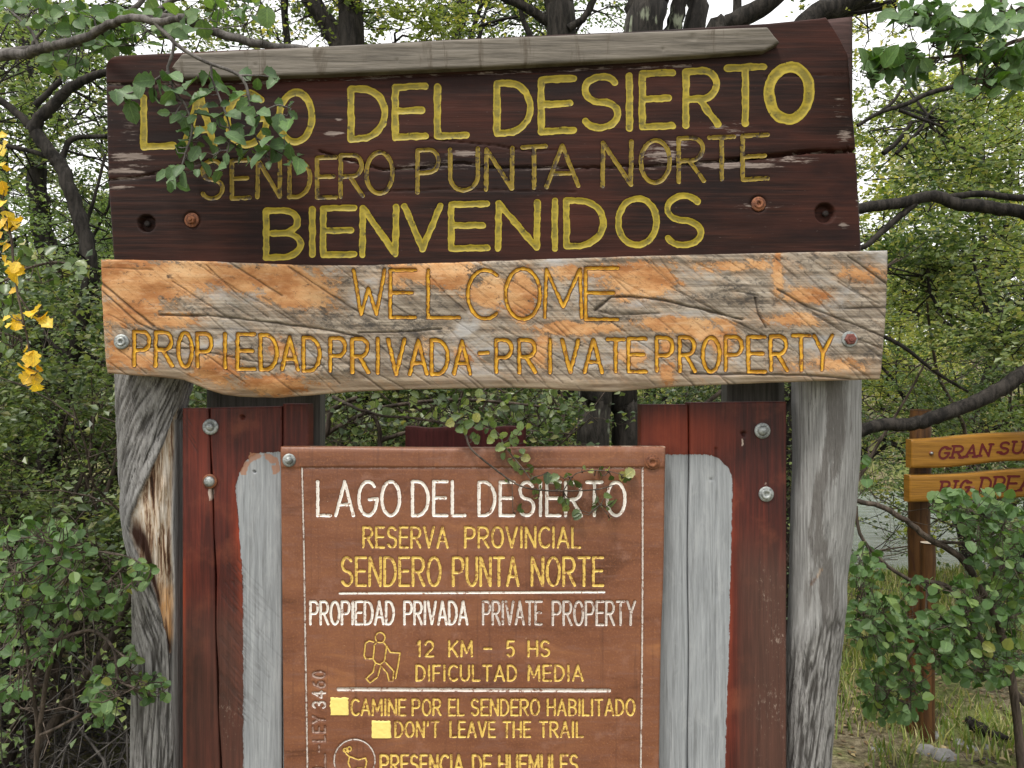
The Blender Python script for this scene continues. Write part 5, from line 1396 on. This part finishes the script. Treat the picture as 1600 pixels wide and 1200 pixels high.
hero = z4([(170,100),(100,180),(190,240),(15,230),(60,330),(290,100),(240,180),(310,260),(370,100),(340,310),(280,380),(370,420),(490,150),(595,120),(600,230),(700,120),(690,180),(800,190),(750,210),(920,80),(1010,160),(1120,80),(1130,140),(510,300),(420,410),(600,400),(760,310),(990,280),(940,360),(1060,380),(1110,430),(1180,300),(1270,330),(1290,400),(1250,470),(550,540),(660,500),(500,430),(430,520),(440,590),(500,600),(570,630),(680,690),(590,720),(770,740),(840,580),(780,600),(880,550),(960,540),(1080,530),(1090,600),(880,680),(1050,660),(1180,630),(1150,690),(1270,690),(1350,710),(1020,740),(1100,790),(1250,780),(1330,790),(940,760),(610,820),(730,810),(480,780),(540,850),(700,880),(440,900),(340,850),(350,920),(330,960),(430,960),(270,870),(360,800),(420,640),(400,680),(820,400),(730,460),(960,440),(1000,440),(-60,215),(-90,260),(-10,270),(30,380),(130,130),(380,210),(640,330),(560,250),(900,330),(700,400),(620,610),(720,600),(850,500),(800,660),(990,690),(1180,460),(460,490),(520,700),(900,720),(660,760),(400,830),(1210,560),(250,300),(330,200),(450,240),(860,250)])
# they hang just in front of the dark board; the limb itself reaches up and back to the left
leafy("leafy_branch", "grey-green leafy branch hanging over the word LAGO on the dark board", "branch",
      [([(0, 88, .25), (43, 83, .2), (87, 70, .15), (133, 60, .1), (170, 38, .06), (207, 28, .03), (245, 34, .0), (280, 30, 0)], (8, 5)),
       ([(240, 33, 0), (262, 56, 0), (290, 80, 0), (330, 100, 0), (372, 117, 0), (386, 140, 0), (392, 175, 0), (400, 215, 0), (420, 245, 0)], (3.6, 1.3)),
       ([(272, 66, 0), (268, 90, 0), (262, 110, 0), (272, 140, 0), (290, 165, 0), (300, 200, 0), (290, 240, 0), (280, 270, 0)], (2.6, 1.2)), ([(330, 100, 0), (332, 125, 0), (350, 170, 0), (360, 210, 0), (350, 260, 0)], (2, 1)),
       ([(262, 112, 0), (235, 130, 0), (205, 145, 0), (185, 150, 0)], (2, 1)), ([(375, 118, 0), (400, 118, 0), (425, 120, 0)], (1.8, 1)), ([(388, 190, 0), (430, 165, 0), (455, 170, 0)], (1.5, .9)), ([(400, 215, 0), (440, 240, 0), (465, 245, 0)], (1.5, .9))],
      hero, -0.17, W(0, 88, .08), NLM['grey'], M['barkg'], 29, 61, tiltn=(0.05, -1.0, .25), dY=.035)
# creeping twig over the brown panel
z7 = lambda L_: [(640 + a / 3.81, 600 + b / 3.81) for (a, b) in L_]
vine = z7([(240,230),(300,230),(380,310),(330,280),(460,280),(540,320),(540,380),(580,360),(600,400),(640,290),(690,350),(600,470),(640,440),(670,400),(690,440),(660,520),(700,520),(720,500),(740,570),(770,580),(820,560),(580,580),(750,640),(750,680),(660,740),(900,690),(930,740),(940,540),(960,590),(1000,590),(1040,500),(1080,520),(1130,510),(1180,510),(1140,550),(1200,560),(1260,550),(1290,560),(1310,530),(1180,670),(1110,700),(1140,720),(1180,740),(1190,800),(990,770),(1000,790),(930,710),(1210,710),(1100,740),(395,330),(480,330),(500,300),(560,300),(620,340),(560,430),(640,490),(720,540),(780,620),(860,560),(880,600),(300,270),(420,250),(350,240),(450,230),(500,240),(280,200),(200,210),(610,300),(660,250),(400,200)])
leafy("creeping_twig", "thin leafy twig trailing over the word DESIERTO on the brown panel", "twig",
      [([(560, 640, .25), (600, 650, .15), (660, 655, .08), (720, 670, .03), (735, 700, -.01), (770, 730, -.02), (800, 752, -.03), (830, 764, -.03), (880, 767, -.03), (930, 765, -.03), (960, 758, -.03)], (2.2, .9)),
       ([(700, 650, .05), (770, 670, .03), (790, 700, 0), (815, 730, -.02), (830, 750, -.03)], (1.6, .8)), ([(800, 752, -.03), (801, 790, -.03), (802, 800, -.03)], (.7, .5)), ([(880, 767, -.03), (900, 740, -.03), (940, 735, -.03), (975, 742, -.03)], (1, .6)), ([(930, 765, -.03), (935, 785, -.03), (950, 805, -.03)], (.9, .5)),
       ([(560, 640, .25), (520, 620, .6)], (2.4, 3))],
      vine, -0.045, W(560, 640, .2), NLM['green'], M['twig'], 16, 62, tiltn=(0, -1, .3), dY=.012)

def blob_px(blobs, rs, clump=.0):
    out = []
    for (cx, cy, rx, ry, n) in blobs:
        a = rs.rand(n) * 6.283; r = rs.rand(n) ** .55
        for k in range(n): out.append((cx + rx * r[k] * math.cos(a[k]), cy + ry * r[k] * math.sin(a[k])))
    rs.shuffle(out)
    return out
r8 = R_(88)
# top left spray
leafy("leafy_branch", "leafy bough crossing the top left corner above the dark board", "branch",
      [([(-60, 100, 0), (60, 76, 0), (133, 62, 0), (190, 33, 0), (290, 30, 0), (340, 52, 0), (410, 70, 0), (480, 78, .1)], (9, 6)), ([(180, 35, 0), (215, 8, 0), (240, -20, 0)], (5, 3)), ([(235, 28, 0), (262, 5, 0), (300, -10, 0)], (5, 3)), ([(60, 76, 0), (50, 50, 0), (20, 20, 0)], (3, 2)), ([(48, 80, 0), (55, 62, 0), (70, 45, 0)], (3, 2))],
      [tuple(p) for p in blob_px([(130, 40, 90, 34, 90), (100, 95, 40, 26, 22), (250, 40, 70, 30, 50), (370, 20, 60, 24, 26), (45, 15, 50, 20, 30), (190, 60, 60, 22, 30)], r8)], 0.12, W(-60, 100, .12), NLM['shrub'], M['barkg'], 23, 63, dY=.14)
# top right big leaves
leafy("leafy_branch", "large dark leaves hanging in the top right corner", "branch",
      [([(1680, 30, 0), (1600, 60, 0), (1540, 80, 0), (1470, 90, 0), (1400, 95, 0), (1350, 100, 0)], (4, 1.6)), ([(1640, -20, 0), (1560, 30, 0), (1470, 25, 0), (1410, 20, 0)], (3, 1.4)), ([(1540, 80, 0), (1570, 120, 0), (1590, 135, 0)], (2, 1)), ([(1500, 85, 0), (1505, 120, 0), (1510, 150, 0)], (2, 1)), ([(1566, -20, 0), (1564, 10, 0), (1570, 40, 0)], (4, 3))],
      [tuple(p) for p in blob_px([(1400, 105, 55, 26, 47), (1440, 20, 60, 22, 36), (1510, 60, 60, 40, 56), (1575, 110, 40, 34, 42), (1560, 30, 50, 30, 30), (1512, 135, 12, 20, 7), (1400, 95, 60, 16, 19), (1575, 130, 30, 18, 14)], r8)], -0.1, W(1680, 30, -.1), NLM['grey'], M['twig'], 33, 64, dY=.08)
# yellow leaves
leafy("yellow_leaved_twig", "twig of bright yellow autumn leaves at the left edge", "twig",
      [([(-60, 260, 0), (-10, 300, 0), (15, 360, 0), (22, 420, 0), (30, 470, 0), (45, 540, 0), (50, 600, 0)], (2.4, 1.2)), ([(28, 460, 0), (50, 490, 0), (75, 500, 0)], (1.4, .8))],
      [(2, 212), (0, 258), (10, 262), (4, 295), (24, 350), (8, 345), (16, 355), (2, 355), (12, 340), (24, 418), (30, 428), (20, 430), (24, 436), (8, 405), (12, 412), (22, 505), (30, 500), (16, 508), (50, 490), (62, 498), (72, 504), (46, 552), (42, 545), (52, 560), (44, 590), (52, 582), (60, 590), (48, 600), (36, 575), (58, 605), (20, 455), (6, 380), (10, 388), (5, 290), (2, 318), (14, 350), (28, 344), (0, 370), (30, 422), (14, 424), (26, 408), (66, 496), (56, 486), (48, 570), (40, 560), (54, 598), (34, 588), (62, 575), (0, 235), (8, 225), (26, 510), (10, 498)], -0.12, W(-60, 260, -.12), NLM['yel'], M['twig'], 21, 65, dY=.03)
leafy("leafy_branch", "dark green leaves among the yellow ones at the left edge", "branch",
      [([(-60, 420, 0), (0, 440, 0), (40, 420, 0), (90, 410, 0), (140, 420, 0)], (3, 1.5)), ([(-60, 520, 0), (0, 520, 0), (30, 530, 0)], (2.4, 1.2))],
      [tuple(p) for p in blob_px([(105, 425, 36, 18, 34), (10, 520, 26, 34, 26), (10, 460, 24, 30, 12), (50, 395, 40, 16, 18)], r8)], 0.15, W(-60, 420, .15), NLM['green'], M['twig'], 20, 66, dY=.1)
# left shrub in front of the left post
lsb = W(60, 1400, .25); lsb[2] = 0.0
leafy("broadleaf_shrub", "green broad-leaved shrub whose sprays lap over the foot of the left post", "shrub",
      [([(40, 1560, .1), (50, 1350, .1), (60, 1150, .05), (90, 1000, 0), (150, 930, 0), (200, 880, -.1)], (5, 2)), ([(60, 1150, .05), (40, 1000, 0), (20, 920, 0), (60, 870, 0), (130, 850, 0)], (3, 1.5)), ([(90, 1000, 0), (140, 985, 0), (175, 1010, -.1), (185, 1060, -.12), (210, 1075, -.15)], (3, 1.5)),
       ([(175, 1010, -.1), (200, 1030, -.14), (205, 1020, -.14)], (1.5, 1)), ([(60, 1150, .05), (120, 1120, 0), (150, 1090, 0), (160, 1060, -.05)], (2.5, 1.2)), ([(60, 870, 0), (150, 862, 0), (200, 870, -.12), (235, 890, -.15)], (1.5, 1)), ([(20, 920, 0), (-20, 880, 0)], (2, 1.5))],
      [tuple(p) for p in blob_px([(60, 880, 90, 50, 237), (130, 935, 66, 32, 137), (30, 960, 60, 50, 112), (200, 900, 34, 24, 42), (225, 895, 20, 18, 17), (206, 1028, 16, 16, 20), (235, 1075, 30, 26, 55), (155, 1100, 26, 40, 62), (50, 1020, 50, 24, 45), (15, 1085, 36, 26, 42), (100, 1000, 30, 20, 20), (60, 830, 70, 26, 87), (170, 1060, 30, 20, 20)], r8)],
      -0.02, lsb, NLM['shrub'], M['twig'], 15, 67, dY=.12, leafY=lambda a, b: -.17 + .22 * r8.rand() if a > 170 else (r8.rand() - .5) * .4)
# right shrub in front of the second sign
rsb = W(1580, 1400, 1.15); rsb[2] = 0.0
leafy("broadleaf_shrub", "grey-green broad-leaved shrub growing in front of the honey-brown log post", "shrub",
      [([(1600, 1250, 0), (1590, 1120, 0), (1565, 985, 0), (1530, 920, 0), (1500, 870, 0), (1449, 840, 0), (1415, 813, 0), (1377, 792, 0), (1336, 782, 0), (1300, 775, 0)], (7, 3.4)),
       ([(1600, 1100, 0), (1540, 1010, 0), (1490, 925, 0), (1449, 909, 0), (1420, 905, 0), (1377, 876, 0), (1343, 833, 0), (1338, 790, 0)], (4, 2.4)), ([(1455, 845, 0), (1500, 848, 0), (1540, 843, 0)], (3, 1.5)), ([(1449, 909, 0), (1447, 950, 0)], (2.4, 1.6)),
       ([(1540, 1010, 0), (1480, 960, 0), (1440, 1000, 0), (1400, 1060, 0), (1380, 1100, 0)], (3, 1.4)), ([(1400, 985, 0), (1370, 960, 0), (1340, 930, 0)], (2, 1)), ([(1600, 900, 0), (1560, 860, 0), (1500, 800, 0), (1470, 775, 0)], (3, 1.4)), ([(1480, 965, 0), (1400, 985, 0)], (2, 1.6))],
      [tuple(p) for p in blob_px([(1484, 782, 34, 12, 26), (1560, 800, 50, 12, 30), (1490, 790, 34, 24, 81), (1560, 830, 60, 40, 229), (1560, 920, 70, 60, 324), (1480, 985, 60, 36, 229), (1370, 975, 52, 46, 256), (1395, 1085, 56, 46, 202), (1530, 1040, 70, 34, 202), (1350, 890, 28, 40, 81), (1580, 1000, 40, 50, 81), (1440, 920, 40, 20, 32), (1365, 1040, 20, 30, 27), (1350, 735, 12, 22, 13), (1545, 780, 36, 20, 35), (1440, 1030, 50, 24, 54)], r8)],
      1.15, rsb, NLM['shrub'], M['twig'], 15.5, 68, dY=.3)
# leaves seen in the gap under the welcome board
leafy("leafy_branch", "pale glinting leaves in the gap between the welcome board and the brown panel", "branch",
      [([(480, 700, 0), (560, 650, 0), (640, 630, 0), (720, 625, 0), (800, 630, 0), (880, 640, 0)], (4, 2)), ([(640, 630, 0), (700, 670, 0), (760, 690, 0)], (2, 1)), ([(510, 680, 0), (520, 640, 0), (560, 622, 0)], (5, 4)), ([(595, 700, 0), (590, 660, 0), (570, 640, 0)], (4, 3)), ([(590, 690, 0), (620, 680, 0), (660, 670, 0)], (4, 3))],
      [tuple(p) for p in blob_px([(760, 650, 100, 36, 130), (640, 640, 80, 30, 60), (860, 640, 24, 36, 30), (540, 650, 60, 36, 40)], r8)], 0.45, W(480, 700, .45), NLM['green'], M['twig'], 13, 69, dY=.2)

# --- grass, litter, stones, fallen wood
def blades(n, xr, yr, hmax, seed, wfun=None):
    rs = R_(seed)
    x = xr[0] + rs.rand(n) * (xr[1] - xr[0]); y = yr[0] + rs.rand(n) * (yr[1] - yr[0])
    if wfun is not None:
        m = rs.rand(n) < wfun(x, y); x, y = x[m], y[m]; n = len(x)
    z = gz(x, y) - .01
    a = rs.rand(n) * 6.283; h = hmax * (.35 + .65 * rs.rand(n)); b = h * (.2 + .6 * rs.rand(n)); w = .0025 + .003 * rs.rand(n)
    d = np.stack([np.cos(a), np.sin(a), 0 * a], -1); s = np.stack([-np.sin(a), np.cos(a), 0 * a], -1)
    P0 = np.stack([x, y, z], -1)
    up = np.array([0, 0, 1.0])
    m1 = P0 + up * (h * .55)[:, None] + d * (b * .3)[:, None]; tp = P0 + up * h[:, None] + d * b[:, None]
    V = np.stack([P0 - s * w[:, None], P0 + s * w[:, None], m1 - s * w[:, None] * .8, m1 + s * w[:, None] * .8, tp], 1).reshape(-1, 3)
    off = (np.arange(n) * 5)[:, None]
    q = (np.array([[0, 1, 3, 2]])[None] + off[:, :, None]).reshape(-1, 4); t = (np.array([[2, 3, 4]])[None] + off[:, :, None]).reshape(-1, 3)
    flat = np.concatenate([q.reshape(-1), t.reshape(-1)]); sizes = np.concatenate([np.full(n, 4), np.full(n, 3)])
    return np_mesh("grass", V, flat, sizes, {'rnd': np.repeat(rs.rand(n), 5)}, False)
M['grass'] = m_leaf("grass_blade", [(0, (0.09, 0.15, 0.025)), (0.5, (0.20, 0.27, 0.05)), (0.75, (0.34, 0.34, 0.10)), (1, (0.52, 0.45, 0.26))], .35, .55)
tag(link("grass", blades(90000, (-5, 6), (0.2, 5.6), .12, 3, lambda x, y: smooth(.38, .58, fbm(x * 1.3, y * 1.3, 3, 6)) * (.08 + .92 * smooth(.3, 1.2, x))), M['grass']),
    "mixed green and dry straw grass on the forest floor", None, None, "stuff")
tag(link("grass", blades(9000, (-9, 14), (14.0, 19.0), .5, 4), M['grass']), "tall pale grass on the far river bank", None, None, "stuff")
def litter(n, seed):
    rs = R_(seed)
    x = -6 + rs.rand(n) * 13; y = -1 + rs.rand(n) * 7
    z = gz(x, y) + .004 + .012 * rs.rand(n)
    N = unit(np.array([0, 0, 1.0]) + rs.normal(size=(n, 3)) * .3); A = unit(np.stack([rs.normal(size=n), rs.normal(size=n), 0 * x], -1))
    return leaf_mesh("leaf_litter", np.stack([x, y, z], -1), A, N, .022 + .02 * rs.rand(n), .6, rs=rs)
M['litter'] = m_leaf("fallen_leaf", [(0, (0.07, 0.045, 0.02)), (0.5, (0.17, 0.11, 0.05)), (0.85, (0.32, 0.23, 0.10)), (1, (0.45, 0.36, 0.2))], .1, .7)
tag(link("leaf_litter", litter(26000, 5), M['litter']), "dry fallen leaves strewn over the ground", None, None, "stuff")
def twigs_on_ground():
    rs = R_(9); T = Tubes()
    for k in range(520):
        x = -4.5 + rs.rand() * 9.5; y = .3 + rs.rand() * 4.5
        if x > 1.2 and rs.rand() < .6: continue
        L = .12 + rs.rand() * .5; a = rs.rand() * 6.28; up = rs.rand() * (.5 if x < 0 else .1)
        p0 = np.array([x, y, float(gz(x, y)) + .01]); d = np.array([math.cos(a), math.sin(a), up])
        pts = [p0 + d * L * t + rs.normal(size=3) * .015 * (t > 0) for t in (0, .33, .66, 1)]
        T.raw(np.array(pts), [.005, .004, .003, .0015], 4)
    return T.mesh("fallen_twigs")
tag(link("fallen_twigs", twigs_on_ground(), M['barkg']), "dry grey twigs littering the forest floor", None, None, "stuff")
# tangle of bare brush at lower left
def brush():
    rs = R_(14); T = Tubes()
    for k in range(420):
        x = -3.4 + rs.rand() * 2.4; y = .35 + rs.rand() * 1.9
        p = np.array([x, y, float(gz(x, y))]); d = np.array([rs.normal() * .6, rs.normal() * .5, .9]); L = .4 + rs.rand() * .8
        pts = [p]
        for j in range(6):
            d = d + rs.normal(size=3) * .38; d /= np.linalg.norm(d); pts.append(pts[-1] + d * L / 6)
        T.raw(np.array(pts), np.linspace(.0048, .0012, 7) * (.6 + rs.rand()), 4)
        for m in range(3):
            q = pts[2 + m]; e = unit(rs.normal(size=3)) * (.1 + .2 * rs.rand())
            T.raw(np.array([q, q + e * .5 + rs.normal(size=3) * .02, q + e]), [.002, .0015, .0007], 3)
    return T.mesh("dry_brush")
tag(link("dry_brush", brush(), M['barkg']), "tangle of bare grey twigs at the foot of the left post", None, None, "stuff")
def m_stone():
    g = G("grey_stone"); a = g.noise((1, 1, 1), 30, 6, .7); b = g.noise((1, 1, 1), 7, 3)
    c = g.ramp(g.mth('ADD', g.mth('MULTIPLY', a, .6), g.mth('MULTIPLY', b, .4)), [(.3, (.13, .125, .12)), (.55, (.27, .265, .26)), (.75, (.42, .41, .40))])
    return g.bsdf(c, .85, g.bump(a, .7, .01), spec=.2)
M['stone'] = m_stone()
def stone(px, py, rpx, asp, seed, label):
    rs = R_(seed)
    # stand it on the ground under that pixel
    Y = H * F / (py - 600) - D
    c = W(px, py, Y); c[2] = float(gz(c[0], c[1])); r = rpx * (Y + D) / F
    import bmesh
    bm = bmesh.new(); bmesh.ops.create_icosphere(bm, subdivisions=3, radius=1.0)
    o3 = rs.rand(3) * 9
    for v in bm.verts:
        p = np.array(v.co); n_ = float(fbm(np.array([p[0] * 1.3 + o3[0] + p[2]]), np.array([p[1] * 1.3 + o3[1] + p[2] * .7]), 3, 3)[0])
        k = .72 + .6 * n_
        v.co = Vector((p[0] * r * k, p[1] * r * .8 * k, max(-.2, p[2] * asp) * r * k))
    me = bpy.data.meshes.new("stone"); bm.to_mesh(me); bm.free()
    for p in me.polygons: p.use_smooth = True
    o = link("stone", me, M['stone'], None, tuple(c)); o.rotation_euler = (0, 0, rs.rand() * 6)
    tag(o, label, "stone", "stones in the grass by the log post")
stone(1447, 1172, 17, .7, 1, "grey angular stone left of the pair below the log post")
stone(1472, 1180, 20, .6, 2, "largest flat grey stone below the log post")
stone(1458, 1146, 14, .6, 3, "small grey stone touching the foot of the log post")
stone(1500, 1158, 10, .5, 4, "pale stone right of the log post in dry grass")
stone(1518, 1168, 9, .5, 5, "low pale stone between the others and the black branch")
stone(1544, 1166, 10, .5, 6, "rightmost pale stone beneath the black fallen branch")
stone(1370, 1168, 11, .4, 7, "half buried stone between the right post and the log post")
def fallen(pts, r, label):
    T = Tubes(); P = []
    for (px, py) in pts:
        Y = H * F / (py - 600) - D; c = W(px, py, Y); c[2] = float(gz(c[0], c[1])) + .025; P.append(c)
    T.add(P, [r, r * 1.2, r * .8, r * .4], 9, 5, .4, .15)
    tag(link("fallen_branch", T.mesh("fallen_branch", P[0]), M['bark'], None, tuple(P[0])), label, "fallen branch")
fallen([(1515, 1132), (1530, 1143), (1552, 1152), (1578, 1160)], .022, "short blackened fallen branch lying in the grass at lower right")
